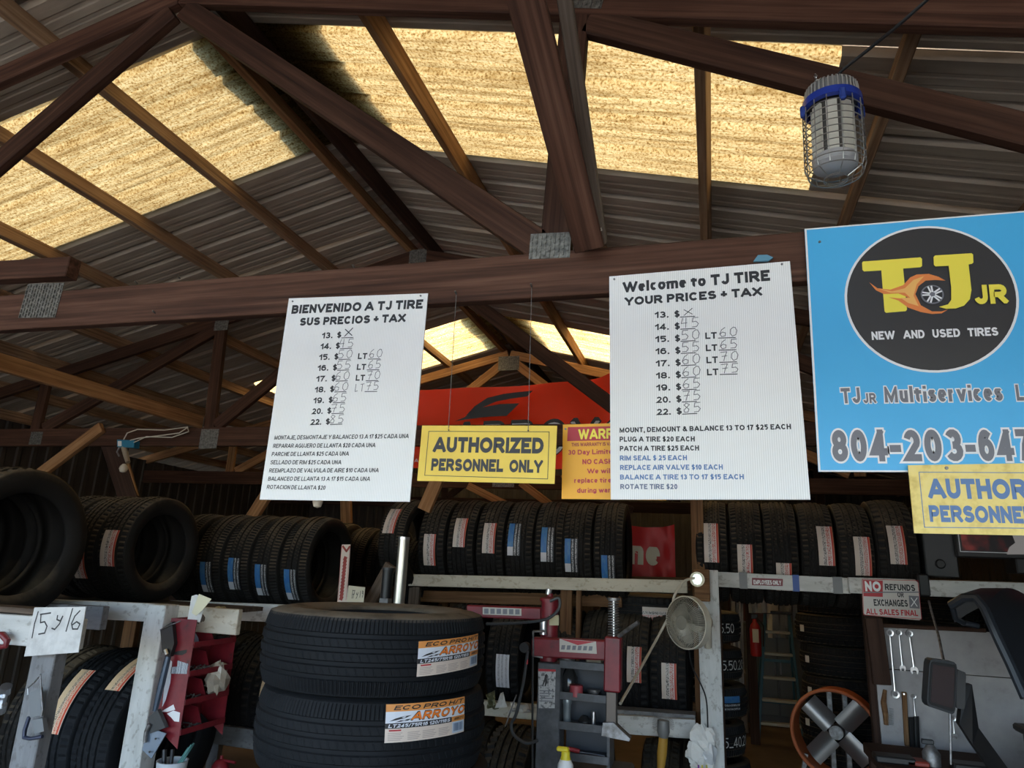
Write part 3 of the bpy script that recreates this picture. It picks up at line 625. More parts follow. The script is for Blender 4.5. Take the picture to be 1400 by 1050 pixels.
def holes(parent, pts, Y, cvt, r=.003, m=None):
    for x, y in pts:
        p = A(*cvt(x, y), Y); MB().cyl(p+Vector((0, .001, 0)), p+OFF*.003, r, r*.8, n=10).build('nail', m or DSTEEL, parent)

# Spanish price sign
cv = lambda x, y: (340+x/3.386, 390+y/3.386)
s1 = thing('price_sign', A(457, 685, YS), 'white price board in Spanish, nailed to the left part of the beam', 'sign')
plate('board', [(395, 408), (585, 401), (560, 686), (355, 683)], YS, WHITE_CP, s1)
K = SignInk(YS, cv)
K.t(INK, 'BIENVENIDO A TJ TIRE', 197, 133, 805, 108, 40, wt='o'); K.t(INK, 'SUS PRECIOS + TAX', 235, 188, 725, 170, 36, wt='o')
vals = ['X', '45', '50', '55', '60', '60', '65', '75', '85']
for k, nme in enumerate(('13.', '14.', '15.', '16.', '17.', '18.', '19.', '20.', '22.')):
    x = 338-6.5*k; y = 247+50.1*k
    K.t(INK, nme, x, y, x+50, y-2, 27, wt='h'); K.t(INK, '$', x+70, y-3, x+90, y-4, 27, wt='h')
    K.line(INK, [(x+92, y-3), (x+146, y-5)], .0022)
    K.h_(INK if k == 0 else PENCIL, vals[k], x+(100 if k == 0 else 84), y-8, x+(148 if k == 0 else 160), y-11, 38, .0028 if k == 0 else .0018)
for k, v in ((2, '60'), (3, '65'), (4, '70'), (5, '75')):
    y = 247+50.1*k-5; x = 505-5*(k-2)
    if k < 5: K.t(INK, 'LT', x, y, x+42, y-1, 27, wt='h')
    else: K.h_(PENCIL, 'LT', x, y, x+48, y-2, 34)
    K.line(INK, [(x+48, y), (x+104, y-1)], .0022); K.h_(PENCIL, v, x+48, y-6, x+118, y-9, 38)
for st, x0, y0, x1, y1 in (('MONTAJE, DESMONTAJE Y BALANCEO 13 A 17 $25 CADA UNA', 118, 715, 740, 708), ('REPARAR AGUJERO DE LLANTA $20 CADA UNA', 112, 753, 586, 750), ('PARCHE DE LLANTA $25 CADA UNA', 106, 791, 463, 789),
        ('SELLADO DE RIM $25 CADA UNA', 100, 829, 428, 829), ('REEMPLAZO DE VALVULA DE AIRE $10 CADA UNA', 94, 867, 601, 866), ('BALANCEO DE LLANTA 13 A 17 $15 CADA UNA', 89, 905, 561, 906), ('ROTACION DE LLANTA $20', 83, 943, 354, 947)):
    K.t(INK, st, x0, y0, x1, y1, 19, wt='b', slant=.12, track=.13)
K.done(s1); holes(s1, [(204, 75), (796, 49)], YS, cv)
# English price sign
cv = lambda x, y: (820+x/2.917, 340+y/2.917)
s2 = thing('price_sign', A(970, 683, YS), 'white price board in English headed Welcome, on the right part of the beam', 'sign')
plate('board', [(833, 378), (1080, 357), (1108, 683), (835, 683)], YS, WHITE_CP, s2)
K = SignInk(YS, cv)
K.t(INK, 'Welcome to TJ TIRE', 93, 176, 680, 128, 42, wt='o'); K.t(INK, 'YOUR PRICES + TAX', 100, 228, 648, 187, 33, wt='o')
for k, nme in enumerate(('13.', '14.', '15.', '16.', '17.', '18.', '19.', '20.', '22.')):
    x = 219+1.1*k; y = 277+48.4*k
    K.t(INK, nme, x, y, x+56, y-2, 25, wt='h'); K.t(INK, '$', x+78, y-3, x+100, y-4, 26, wt='h')
    K.line(INK, [(x+102, y-4), (x+160, y-7)], .0022)
    K.h_(INK if k == 0 else PENCIL, vals[k], x+(112 if k == 0 else 100), y-9, x+(158 if k == 0 else 184), y-14, 26 if k == 0 else 38, .0018)
for k, v in ((2, '60'), (3, '65'), (4, '70'), (5, '75')):
    y = 277+48.4*k-13; x = 421+2.3*(k-2)
    K.t(INK, 'LT', x, y, x+46, y-2, 26, wt='h'); K.line(INK, [(x+52, y-4), (x+120, y-6)], .0022); K.h_(PENCIL, v, x+52, y-9, x+134, y-13, 36)
for m, st, x0, y0, x1, y1 in ((INK, 'MOUNT, DEMOUNT & BALANCE 13 TO 17 $25 EACH', 79, 734, 763, 720), (INK, 'PLUG A TIRE $20 EACH', 79, 770, 379, 769), (INK, 'PATCH A TIRE $25 EACH', 80, 807, 396, 805), (INK_B, 'RIM SEAL $ 25 EACH', 80, 845, 348, 844),
        (INK_B, 'REPLACE AIR VALVE $10 EACH', 81, 883, 491, 881), (INK_B, 'BALANCE A TIRE 13 TO 17 $15 EACH', 81, 921, 575, 920), (INK_G, 'ROTATE TIRE $20', 82, 959, 310, 959)):
    K.t(m, st, x0, y0, x1, y1, 20, wt='h', track=.13)
K.done(s2); holes(s2, [(58, 122), (726, 62)], YS, cv)
p = A(1042, 354, yf-.004); mbc = MB(); mbc.prism([(-.022, -.008), (.014, -.010), (.026, -.002), (.012, .007), (-.010, .008)], lambda u, v, d: p + Vector((u, -d, v)), .008)
tag(mbc.build('tape_scrap', mat('faded blue tape', (.10, .26, .36), .5)), 'scrap of faded blue tape on the beam above the English price board', 'tape')
# big blue shop sign
cv = lambda x, y: (1090+x/2.284, 280+y/2.284)
YB1 = YS - .012
s3 = thing('shop_sign', A(1300, 645, YB1), 'large sky blue shop sign with black round logo and phone number, at the right', 'sign')
tl = A(1100, 313, YB1); bl = A(1119, 645, YB1); Wd = .76; tl.z += .0; r_t = Vector((Wd, 0, -.004)); 
P4 = [tl, tl+r_t, bl+Vector((Wd-.0, 0, 0)), bl]
MB().add(P4+[q+Vector((0, .005, 0)) for q in P4], [(0, 1, 2, 3), (7, 6, 5, 4), (0, 4, 5, 1), (1, 5, 6, 2), (2, 6, 7, 3), (3, 7, 4, 0)]).build('board', BLUE, s3)
K = SignInk(YB1, cv)
rim = K.ink(WPRT); e_ = .0045
for a, b in ((P4[0], P4[1]), (P4[1], P4[2]), (P4[2], P4[3]), (P4[3], P4[0])):
    c = (P4[0]+P4[2])/2; rim.poly([a+OFF*.0006, b+OFF*.0006, b+(c-b).normalized()*e_*1.3+OFF*.0006, a+(c-a).normalized()*e_*1.3+OFF*.0006])
cc = (K.P(148, 290) + K.P(693, 300))/2; rx = (K.P(693, 300) - K.P(148, 290)).length/2; ct = K.P(420, 65); cb = K.P(420, 525); rz_ = (ct.z-cb.z)/2; cc.z = (ct.z+cb.z)/2
def oval(ink, c, a, b, lay, n=64): ink.poly([c + Vector((a*math.cos(2*math.pi*i/n), 0, b*math.sin(2*math.pi*i/n))) + OFF*(.0006*lay) for i in range(n)])
oval(K.ink(WPRT), cc, rx, rz_, 1); oval(K.ink(DISC), cc, rx-.0055, rz_-.0055, 2, 64)
K.poly(YTX, [(205, 178), (384, 165), (389, 170), (389, 192), (384, 196), (330, 200), (342, 328), (338, 333), (277, 338), (272, 334), (262, 206), (208, 209), (203, 204), (202, 182)], 3)
for pts in ([(224, 243), (250, 262), (290, 266), (330, 252), (352, 228), (372, 219), (410, 217), (440, 226), (462, 238), (430, 236), (400, 238), (378, 255), (368, 280), (385, 315), (420, 334), (450, 334), (470, 328), (450, 340), (420, 342), (385, 336), (345, 322), (315, 300), (285, 290), (325, 294), (345, 290), (315, 278), (270, 280), (245, 268)],):
    K.poly(ORP, pts, 4)
K.poly(ORL, [(250, 262), (295, 272), (335, 262), (362, 236), (395, 224), (372, 250), (362, 285), (378, 318), (345, 308), (322, 292), (352, 292), (335, 276), (290, 276)], 5)
wc = K.P(420, 282); wr = .0245
for (m, a, l) in ((INK, wr*1.08, 6), (GPRT, wr*.98, 7), (INK, wr*.84, 8)): oval(K.ink(m), wc, a, a, l, 40)
for k in range(5):
    t = 2*math.pi*k/5+.5; u = Vector((math.cos(t), 0, math.sin(t))); v = Vector((-math.sin(t), 0, math.cos(t)))
    K.ink(WPRT).poly([wc+OFF*.0054+v*.0034, wc+OFF*.0054+u*wr*.86+v*.0055, wc+OFF*.0054+u*wr*.86+v*.0018, wc+OFF*.0054+u*.007])
    K.ink(WPRT).poly([wc+OFF*.0054-v*.0034, wc+OFF*.0054+u*wr*.86-v*.0055, wc+OFF*.0054+u*wr*.86-v*.0018, wc+OFF*.0054+u*.007])
oval(K.ink(GPRT), wc, wr*.22, wr*.22, 10, 20)
K.poly(YTX, [(428, 162), (541, 155), (546, 159), (547, 184), (542, 188), (532, 190), (541, 270), (536, 298), (518, 318), (492, 327), (462, 328), (440, 322), (468, 314), (478, 300), (478, 262), (470, 194), (429, 196), (424, 191), (423, 167)], 11)
K.t(YTX, 'JR', 552, 314, 656, 311, 60, 11, wt='o'); K.t(WPRT, 'NEW', 233, 423, 305, 420, 26, 3, wt='h'); K.t(WPRT, 'AND', 332, 419, 398, 417, 26, 3, wt='h')
K.t(WPRT, 'USED', 423, 416, 509, 413, 26, 3, wt='h'); K.t(WPRT, 'TIRES', 533, 412, 628, 409, 26, 3, wt='h')
def outl(st, x0, y0, x1, y1, h, g=3.2):
    K.t(WPRT, st, x0, y0, x1, y1, h, 1, wt='h', track=.15, grow=g/h*1.15); K.t(GPRT, st, x0, y0, x1, y1, h, 2, wt='h', track=.15)
outl('TJ', 139, 621, 198, 619, 48, 3); outl('JR', 207, 620, 247, 619, 31, 2.4); outl('Multiservices', 274, 618, 643, 612, 50, 3); outl('LLC', 686, 612, 780, 611, 50, 3)
for st, x0, x1 in (('804', 112, 285), ('-', 293, 328), ('203', 338, 522), ('-', 530, 562), ('647', 572, 740)): outl(st, x0, 802-(x0-110)*.003, x1, 802-(x1-110)*.003, 98 if st != '-' else 98, 5.5)
K.done(s3); holes(s3, [(70, 116)], YB1, cv, .0035)
# hanging yellow sign
cv = lambda x, y: (550+x/4.04, 440+y/4.04)
YH = TRY[1]-.03
s4 = thing('notice_sign', A(664, 660, YH), 'yellow notice with black letters hanging on two wires below the beam', 'sign', )
plate('board', [(577.2, 581.8), (761.6, 582), (758, 661.5), (570.3, 657.3)], YH, YEL, s4)
K = SignInk(YH, cv)
K.t(INK, 'AUTHORIZED', 170, 720, 779, 728, 84, wt='o', track=.07); K.t(INK, 'PERSONNEL', 158, 822, 556, 830, 68, wt='o', track=.07); K.t(INK, 'ONLY', 590, 831, 773, 835, 70, wt='o', track=.07)
K.line(INK, [(147, 605), (812, 608), (803, 868), (124, 848), (147, 605)], .0016); K.done(s4)
holes(s4, [(257, 598), (696, 601)], YH, cv, .002, INK)
for (xa, ya), (xb, yb) in (((624, 401), (613, 586)), ((727, 393), (722, 588))):
    MB().tube([A(xa, ya, yf-.008), A(xb, yb, YH-.003)], .0009, 5).build('hanging_wire', GALV, s4)
# orange warranty notice
YO = 1.772
s5 = thing('notice_sign', A(830, 685, YO), 'orange warranty notice half hidden behind the English price board', 'sign')
plate('board', [(769.6, 580.5), (897, 577), (911, 684), (767.8, 682)], YO, ORG, s5)
K = SignInk(YO, cv)
K.poly(REDP, [(915, 582), (1360, 572), (1372, 650), (911, 659)], 1)
K.t(YTX, 'WARRANTY', 974, 650, 1345, 640, 56, 2, wt='h'); K.t(MAROON, 'THIS WARRANTY IS VALID', 935, 689, 1190, 683, 20)
K.t(REDP, '30 Day Limited', 915, 735, 1182, 729, 27); K.t(REDP, 'NO CASH REFUND', 995, 787, 1320, 782, 28); K.t(REDP, 'We will', 1022, 838, 1158, 836, 27); K.t(REDP, 'replace tire', 950, 890, 1155, 888, 27); K.t(REDP, 'during warranty', 966, 945, 1250, 942, 27)
K.done(s5); holes(s5, [(902, 592)], YO, cv, .003)
beam('hanger', A(872, 590, YO+.011), A(868, 370, YO+.011), .01, .02, W_DARK, s5)
# faded yellow notice over the blue sign
cv = lambda x, y: (1090+x/2.284, 280+y/2.284)
YF = YB1 - .014
s6 = thing('notice_sign', A(1360, 730, YF), 'faded yellow notice with pale blue letters under the blue shop sign', 'sign')
plate('board', [(1241.5, 636), (1484, 632), (1496, 734), (1250, 729)], YF, YEL_F, s6)
K = SignInk(YF, cv)
K.t(INK_B, 'AUTHORIZED', 412, 917, 892, 922, 62, wt='o', track=.07); K.t(INK_B, 'PERSONNEL', 415, 990, 742, 996, 52, wt='o', track=.07); K.t(INK_B, 'ONLY', 775, 996, 900, 998, 52, wt='o', track=.07)
K.line(INK_B, [(1490-1400+830, 838), (380, 835), (397, 1007), (925, 1012)], .0016); K.done(s6); holes(s6, [(466, 822)], YF, cv, .004)
for q in ((466, 822),):
    p = A(*cv(*q), YF); MB().cyl(p, p+Vector((0, .02, 0)), .0016, n=6).build('nail', DSTEEL, s6)

# red banner hung behind the second truss
YR = 4.95
def cloth(name, corners_top, corners_bot, Y, mat_, lab, nx=40, nz=14, amp=.03, fold=None):
    V = []; F = []
    def lerp(pts, t):
        n = len(pts)-1; i = min(int(t*n), n-1); f_ = t*n-i; return Vector(pts[i])*(1-f_) + Vector(pts[i+1])*f_
    for j in range(nz+1):
        for i in range(nx+1):
            t = i/nx; s = j/nz; a = lerp(corners_top, t); b = lerp(corners_bot, t); q = a*(1-s)+b*s
            p = A(q.x, q.y, Y); yy = amp*(math.sin(t*9+s*5)+.6*math.sin(t*17-s*9)) if fold is None else fold(t, s)
            V.append((p.x, p.y+yy, p.z))
    for j in range(nz):
        for i in range(nx): F.append((j*(nx+1)+i, j*(nx+1)+i+1, (j+1)*(nx+1)+i+1, (j+1)*(nx+1)+i))
    mb = MB().add(V, F); mb.add([(x, y+.003, z) for x, y, z in V], [f[::-1] for f in F])
    return tag(mb.build(name, mat_, None, smooth=True, fix=False), *lab)
ban = cloth('banner', [(545, 530), (600, 531), (650, 528), (720, 524), (780, 520), (820, 514), (850, 506)], [(540, 640), (600, 641), (660, 642), (720, 642), (780, 640), (820, 636), (850, 634)], YR, CLOTH_R,
            ('wide orange red vinyl banner with a black swoosh, hung across the shed', 'banner'), amp=.035,
            fold=lambda t, s: .05*math.sin(3.1*t+4*s)+.03*math.sin(13*t+6*(1-s)*t)+.02*math.sin(5*s+20*abs(t-.15)))
cv = lambda x, y: (550+x/4.04, 440+y/4.04)
K = SignInk(YR-.11, cv)
K.poly(INK, [(352, 518), (400, 466), (470, 420), (560, 398), (640, 388), (722, 380), (705, 396), (690, 412), (600, 424), (520, 440), (430, 478)])
K.poly(INK, [(288, 550), (345, 527), (372, 504), (440, 473), (540, 454), (647, 450), (612, 485), (575, 520), (500, 523), (440, 528), (360, 538)])
K.t(INK, 'ARROYO', 250, 760, 1260, 740, 205, 1, wt='o', slant=.15); K.t(WPRT, 'ARROYO', 262, 752, 1248, 732, 178, 2, wt='r', slant=.15, track=.12)
K.t(WPRT, 'A', 66, 776, 88, 776, 20, 1); K.done(ban, 'print')
# second red banner, right of the middle rack
for x in (560, 838):
    q = A(x, 520, YR); ln = MB().tube([q+Vector((0, 0, -.03)), Vector((q.x, YR+.0, roofz(q.x)-.05))], .003, 5).build('tie_rope', OFFW, ban, True)
b2 = cloth('banner', [(845, 716), (880, 721), (905, 721), (922, 717)], [(845, 800), (880, 800), (905, 799), (924, 798)], 5.045, RED2, ('small bright red banner piece with pale letters beyond the end of the middle rack', 'banner'), nx=16, nz=8, amp=.012)
K = SignInk(5.02, lambda x, y: (x, y)); K.t(CREAM, 'me', 848, 770, 902, 774, 34, 1, wt='o'); K.done(b2, 'print')
# ------------------------------------------------------------------ tyres (axis = local x, origin at the centre)
def tyre_mesh(Rr, Wd, rim, nth, ng=4, sipes=6, dep=.008, hd=False, lat=60):
    h = Wd/2; pr = []
    # outer side, from the left bead over the tread to the right bead
    side = [(-.36*Wd, rim), (-.40*Wd, rim+.004), (-.44*Wd, rim+.018), (-.452*Wd, rim+.022), (-.475*Wd, rim+.30*(Rr-rim)), (-.5*Wd, rim+.48*(Rr-rim)), (-.497*Wd, rim+.60*(Rr-rim)), (-.488*Wd, rim+.64*(Rr-rim)), (-.475*Wd, rim+.78*(Rr-rim)), (-.462*Wd, rim+.82*(Rr-rim)), (-.445*Wd, rim+.90*(Rr-rim))]
    tw = .80*Wd; cols = []; pos = [-tw/2 + tw*(i+1)/(ng+1) for i in range(ng)]; gw = tw*.045
    xs = [-tw/2*1.04]
    prev = -tw/2
    for g in pos + [tw/2]:
        a = g-gw if g < tw/2 else g
        nsub = 4 if hd else 2
        for i in range(nsub+1): xs.append(prev + (a-prev)*i/nsub)
        if g < tw/2: xs += [g-gw*.6, g+gw*.6]; prev = g+gw
    xs.append(tw/2*1.04)
    def crown(x): return Rr - .055*Wd*(abs(x)/(tw/2))**2.6
    tread = []
    for x in xs:
        gr_ = any(abs(x-g) <= gw*.61 for g in pos); tread.append((x, crown(x), 1 if gr_ else 0))
    prof = [(x, r, 2) for x, r in side] + tread + [(-x, r, 2) for x, r in side[::-1]]
    inner = [(.30*Wd, rim+.010), (.40*Wd, rim+.35*(Rr-rim)), (.43*Wd, rim+.6*(Rr-rim)), (.36*Wd, Rr-.030), (.15*Wd, Rr-.022), (-.15*Wd, Rr-.022), (-.36*Wd, Rr-.030), (-.43*Wd, rim+.6*(Rr-rim)), (-.40*Wd, rim+.35*(Rr-rim)), (-.30*Wd, rim+.010)]
    prof += [(x, r, 3) for x, r in inner]
    m = len(prof); V = []
    for i in range(nth):
        th = 2*math.pi*i/nth; c, s = math.cos(th), math.sin(th)
        for x, r, k in prof:
            if k == 1: r -= dep
            elif k == 0:
                ax = abs(x); z = (i*lat/nth)
                if ax > pos[-1]+gw*.9:
                    f = (z + (.0 if x > 0 else .5)) % 1.0
                    if f < (.17 if hd else .3): r -= dep*(.5 if hd else .75)
                    elif hd and .5 < f < .6: r -= dep*.35
                else:
                    f = (z*(.5 if hd else 1) + x/Wd*4.0) % 1.0
                    if f < (.14 if hd else .22): r -= dep*(.22 if hd else .35)
            V.append((x, r*c, r*s))
    F = []
    for i in range(nth):
        j = (i+1) % nth
        for k in range(m):
            l = (k+1) % m; F.append((i*m+k, i*m+l, j*m+l, j*m+k))
    me = bpy.data.meshes.new('tyre'); me.from_pydata(V, [], F)
    sm = [False]*len(F)
    for q in range(len(F)):
        k = q % m; sm[q] = prof[k][2] in (2, 3) and prof[(k+1) % m][2] in (2, 3)
    me.polygons.foreach_set('use_smooth', sm); me.update(); me.materials.append(RUB); return me
TYRES = {}
def tyre_type(key, Rr, Wd, rim, nth=180, **k):
    TYRES[key] = (tyre_mesh(Rr, Wd, rim, nth, **k), Rr, Wd)
tyre_type('c', .315, .196, .212, ng=4, lat=60)
tyre_type('s', .300, .196, .205, ng=3, lat=90)
tyre_type('t', .290, .198, .190, ng=4, lat=60)
tyre_type('w', .330, .225, .216, ng=4, lat=45)
tyre_type('x', .385, .215, .23, ng=4, lat=70)
tyre_type('m', .385, .250, .23, ng=4, lat=45, dep=.014)
tyre_type('h', .387, .250, .206, nth=900, ng=4, lat=180, hd=True, dep=.006)
def label_mesh(Rr, ln, wd):
    V = []; F = []; n = 10
    me = bpy.data.meshes.new('label')
    for i in range(n+1):
        t = (i/n-.5)*ln/Rr
        for v in (-wd/2, wd/2): V.append((v, -math.cos(t)*Rr, math.sin(t)*Rr))
    for i in range(n): F.append((2*i, 2*i+1, 2*i+3, 2*i+2))
    me.from_pydata(V, [], F); uv = me.uv_layers.new(name='UVMap')
    for p in me.polygons:
        for li in p.loop_indices:
            vi = me.loops[li].vertex_index; uv.data[li].uv = ((vi//2)/n, vi % 2)
    me.update(); return me
LM = {}
def tyre(key, loc, label, group=None, mat_=None, spin=0, tilt=0, yaw=0, lab=None, tread_lab=None, rot=None):
    """lab = (kind, angle above the horizon on the viewer's side, length, width, axial shift)"""
    me, Rr, Wd = TYRES[key]
    o = bpy.data.objects.new('tire', me); COL.objects.link(o); o.location = loc
    o.rotation_euler = rot if rot else (0, tilt, yaw)
    if mat_ is not None:
        o.material_slots[0].link = 'OBJECT'; o.material_slots[0].material = mat_
    tag(o, label, 'tire', group)
    if lab:
        for i_, lb in enumerate(lab if isinstance(lab, list) else [lab]):
            kind, ph, ln, wd, sh = lb; kk = (key, kind, ln, wd)
            if kk not in LM:
                LM[kk] = label_mesh(Rr+.0012-.055*Wd*(abs(sh)+wd*.3)/(.4*Wd)*.1, ln, wd); LM[kk].materials.append(LB[kind])
            c = bpy.data.objects.new('size_label', LM[kk]); COL.objects.link(c); c.parent = o; c.location = (sh, 0, 0); c.rotation_euler = (-R(ph), 0, 0)
            if kind == 'blue': c['label'] = 'blue and black size label'
            elif kind == 'plain': c['label'] = 'white size label'
            elif kind == 'orange': c['label'] = 'cream and orange size label'
            else: c['label'] = 'white and red size label'
    return o
ORD = ['first', 'second', 'third', 'fourth', 'fifth', 'sixth', 'seventh', 'eighth', 'ninth', 'tenth']

# ------------------------------------------------------------------ racks
# middle rack (on it the row of seven under the hanging sign)
YC = 4.70; ZR = 1.57
rk = thing('tire_rack', (-1.0, YC, 0), 'wooden tire rack with a long white front rail, centre of the picture', 'rack')
def seg(x0, y0, x1, y1, Y): return A(x0, y0, Y), A(x1, y1, Y)
a, b = seg(560, 793, 940, 802, 4.40); beam('rail', (a.x, 4.40, a.z), (b.x, 4.40, b.z), .038, .075, P_TAN, rk)
beam('rail', (a.x, 4.98, a.z+.01), (b.x, 4.98, b.z+.01), .038, .085, W_RACK, rk)
a2, b2_ = seg(575, 815, 850, 822, 4.60); beam('cross_board', (a2.x, 4.62, a2.z), (b2_.x, 4.62, b2_.z), .038, .075, W_RACK, rk)
for x in (568, 775, 792): 
    p = A(x, 800, 4.46); w_ = .075 if x != 792 else .03
    beam('post', (p.x, 4.46, 0), (p.x, 4.46, p.z-.005 if x != 568 else p.z-.01), .04, w_, W_RACK if x != 568 else W_GREY, rk, up=(1, 0, 0))
    beam('post', (p.x, 5.02, 0), (p.x, 5.02, p.z-.02), .038, .08, W_RACK, rk, up=(1, 0, 0))
lz = A(850, 985, 4.40).z
a, b = seg(655, 975, 735, 985, 4.40); beam('lower_rail', (-1.75, 4.40, lz-.01), (b.x+.1, 4.40, lz), .038, .085, P_TAN, rk)
a, b = seg(836, 991, 946, 997, 4.20); beam('lower_rail', (a.x-.15, 4.22, a.z), (b.x+.02, 4.22, b.z), .038, .095, P_WHITE, rk)
a, b = seg(836, 972, 946, 979, 4.30); beam('lower_rail', (a.x-.15, 4.31, a.z+.0), (b.x+.02, 4.31, b.z), .12, .03, P_GREYP, rk)
beam('lower_rail', (-1.75, 4.98, lz), (.02, 4.98, lz), .038, .085, W_RACK, rk)
# white post at the joint of the two racks
pp = A(970, 830, 4.16); pb = A(970, 1050, 4.16)
wp = beam('post', (pp.x-.005, 4.16, 0), (pp.x-.005, 4.16, 1.64), .05, .115, P_WHITE, rk, up=(1, 0, 0))
# right rack
rr = thing('tire_rack', (1.0, YC, 0), 'tire rack on the right with a taped white rail over the ladder', 'rack')
a, b = seg(962, 791, 1162, 801, 4.38); beam('rail', (a.x, 4.38, a.z), (b.x, 4.38, b.z), .04, .085, P_WHITE, rr)
a1, b1 = seg(1160, 800, 1252, 803, 4.34); beam('rail', (a1.x, 4.34, a1.z), (b1.x, 4.34, b1.z), .04, .085, P_WHITE, rr)
a1, b1 = seg(1268, 804, 1430, 808, 4.34); beam('rail', (a1.x, 4.34, a1.z), (b1.x+.3, 4.34, b1.z), .04, .085, P_WHITE, rr)
beam('rail', (a.x, 5.02, a.z+.01), (2.1, 5.02, a.z+.02), .038, .085, W_RACK, rr)
beam('post', (-.085, 4.45, 0), (-.085, 4.45, 2.34), .04, .075, W_RACK, rr, up=(1, 0, 0)); beam('post', (2.0, 4.45, 0), (2.0, 4.45, 1.6), .04, .09, W_DARK, rr, up=(1, 0, 0))
beam('post', (2.0, 5.02, 0), (2.0, 5.02, 1.7), .04, .09, W_DARK, rr, up=(1, 0, 0)); beam('post', (0, 5.05, 0), (0, 5.05, 1.7), .04, .09, W_DARK, rr, up=(1, 0, 0))
def wrap(x0, x1, m, yy=4.38, name='tape_band'):
    p = A(x0, 800, yy-.025); q = A(x1, 800, yy-.025); zc = a.z + (b.z-a.z)*((p.x+q.x)/2-a.x)/(b.x-a.x)
    MB().box(((p.x+q.x)/2, yy, zc), (q.x-p.x, .046, .091)).build(name, m, rr)
BT = plain('blue tape', (.02, .07, .28)); GT = plain('grey tape', (.07, .075, .08), .35)
wrap(968, 978, BT); wrap(1011, 1022, GT); wrap(1084, 1093, BT); wrap(1139, 1152, GT)
p0 = A(1151, 808, 4.32)
stk = thing('sticker', A(1050, 800, 4.355), 'small maroon sticker reading employees only on the taped rail', 'sticker')
K = SignInk(4.357, lambda x, y: (940+x/3.043, 640+y/3.043))
pl = [K.P(x, y) for x, y in ((268, 456), (397, 461), (396, 491), (268, 487))]
MB().add(pl+[q+Vector((0, .001, 0)) for q in pl], [(0, 1, 2, 3), (7, 6, 5, 4), (0, 4, 5, 1), (1, 5, 6, 2), (2, 6, 7, 3), (3, 7, 4, 0)]).build('backing', plain('maroon', (.16, .02, .03)), stk)
K.t(WPRT, 'EMPLOYEES ONLY', 275, 483, 390, 486, 18); K.done(stk)
# black strap loop and no-refunds plate
nr = thing('notice_sign', A(1222, 845, 4.29), 'scratched white plate with red and black letters screwed to the right rail', 'sign')
plate('board', [(1178, 792), (1181, 791.5), (1252, 794), (1256, 797), (1260, 846), (1257, 848), (1184, 841), (1180, 838)], 4.30, mat('scuffed white plate', (.52, .48, .45), .4), nr, .003)
K = SignInk(4.30, lambda x, y: (940+x/3.043, 640+y/3.043))
K.poly(REDP, [(730, 465), (812, 468), (812, 536), (732, 533)]); K.t(WPRT, 'NO', 740, 512, 806, 514, 42, 2, wt='o'); K.t(INK, 'REFUNDS', 822, 507, 948, 512, 26); K.t(INK, 'OR', 874, 537, 900, 538, 22)
K.t(INK, 'EXCHANGES', 776, 573, 918, 577, 28); K.t(REDP, 'ALL SALES FINAL', 744, 608, 960, 616, 24)
K.line(REDP, [(727, 462), (958, 468), (974, 628), (732, 610), (727, 462)], .003); K.line(GPRT, [(735, 517), (962, 516)], .006, 3)
K.poly(GPRT, [(920, 530), (962, 533), (966, 585), (924, 582)], 1); K.line(WPRT, [(930, 540), (955, 575)], .004, 2); K.line(WPRT, [(955, 540), (930, 575)], .004, 2); K.done(nr)
for x in (1260, 1266):
    p = A(x, 800, 4.33)
q = A(1262, 800, 4.34)
tag(MB().box((q.x, 4.34, q.z), (.06, .055, .12), bev=.01).build('strap', BLK), 'black strap wrapped round the right rail beside the white plate', 'strap')

# left racks
rl = thing('tire_rack', (-2.9, 3.1, 0), 'white painted tire rack on the left with a post beside the red bins', 'rack')
YL = 2.78
a, b = seg(72, 832, 240, 839, YL); beam('rail', (a.x-.3, YL, a.z-.003), (b.x-.02, YL, b.z), .038, .080, P_WHITE, rl)
zt_ = a.z+.04
MB().box(((a.x+b.x)/2-.45, 3.17, 1.322), (1.5, .72, .022)).build('shelf_board', W_GREY, rl)
pp = A(223, 828, 2.66)
beam('post', (pp.x, 2.66, 0), (pp.x, 2.66, pp.z+.005), .085, .105, P_WHITE, rl, up=(1, 0, 0))
beam('post', (-3.75, 3.5, 0), (-3.75, 3.5, 1.31), .085, .09, P_GREYP, rl, up=(1, 0, 0)); beam('post', (-2.2, 3.5, 0), (-2.2, 3.5, 1.31), .06, .09, W_RACK, rl, up=(1, 0, 0))
pq = A(158, 870, 3.45); beam('post', (pq.x, 3.56, 0), (pq.x, 3.56, 1.31), .04, .09, W_RACK, rl, up=(1, 0, 0))
pk0, pk1 = A(228, 832, 2.70), A(316, 833, 2.70); MB().box(((pk0.x+pk1.x)/2+.02, 2.715, 1.325), (pk1.x-pk0.x+.04, .03, .105), bev=.003).build('end_block', P_TAN, rl)
rc = thing('tire_rack', (-2.3, 4.0, 0), 'low white rack behind the tall stack of tires', 'rack')
a, b = seg(300, 837, 400, 837, 3.74); beam('rail', (-3.25, 3.74, a.z), (-1.55, 3.74, b.z+.01), .038, .10, P_WHITE, rc)
beam('rail', (-3.25, 4.34, a.z), (-1.55, 4.34, b.z), .038, .09, W_RACK, rc)
for x in (-3.2, -1.62):
    for y in (3.79, 4.30): beam('post', (x, y, 0), (x, y, a.z-.05), .05, .08, P_GREYP, rc, up=(1, 0, 0))
la, lb_ = seg(280, 1002, 352, 1013, 3.74); lowz = la.z
beam('lower_rail', (-3.25, 3.74, lowz+.01), (-1.55, 3.74, lowz-.01), .04, .10, P_GREYP, rc); beam('lower_rail', (-3.25, 4.34, lowz), (-1.55, 4.34, lowz), .04, .10, P_GREYP, rc)
ra = thing('tire_rack', (-2.9, 2.4, 0), 'nearest rack at the left edge, grey post with a white rail', 'rack')
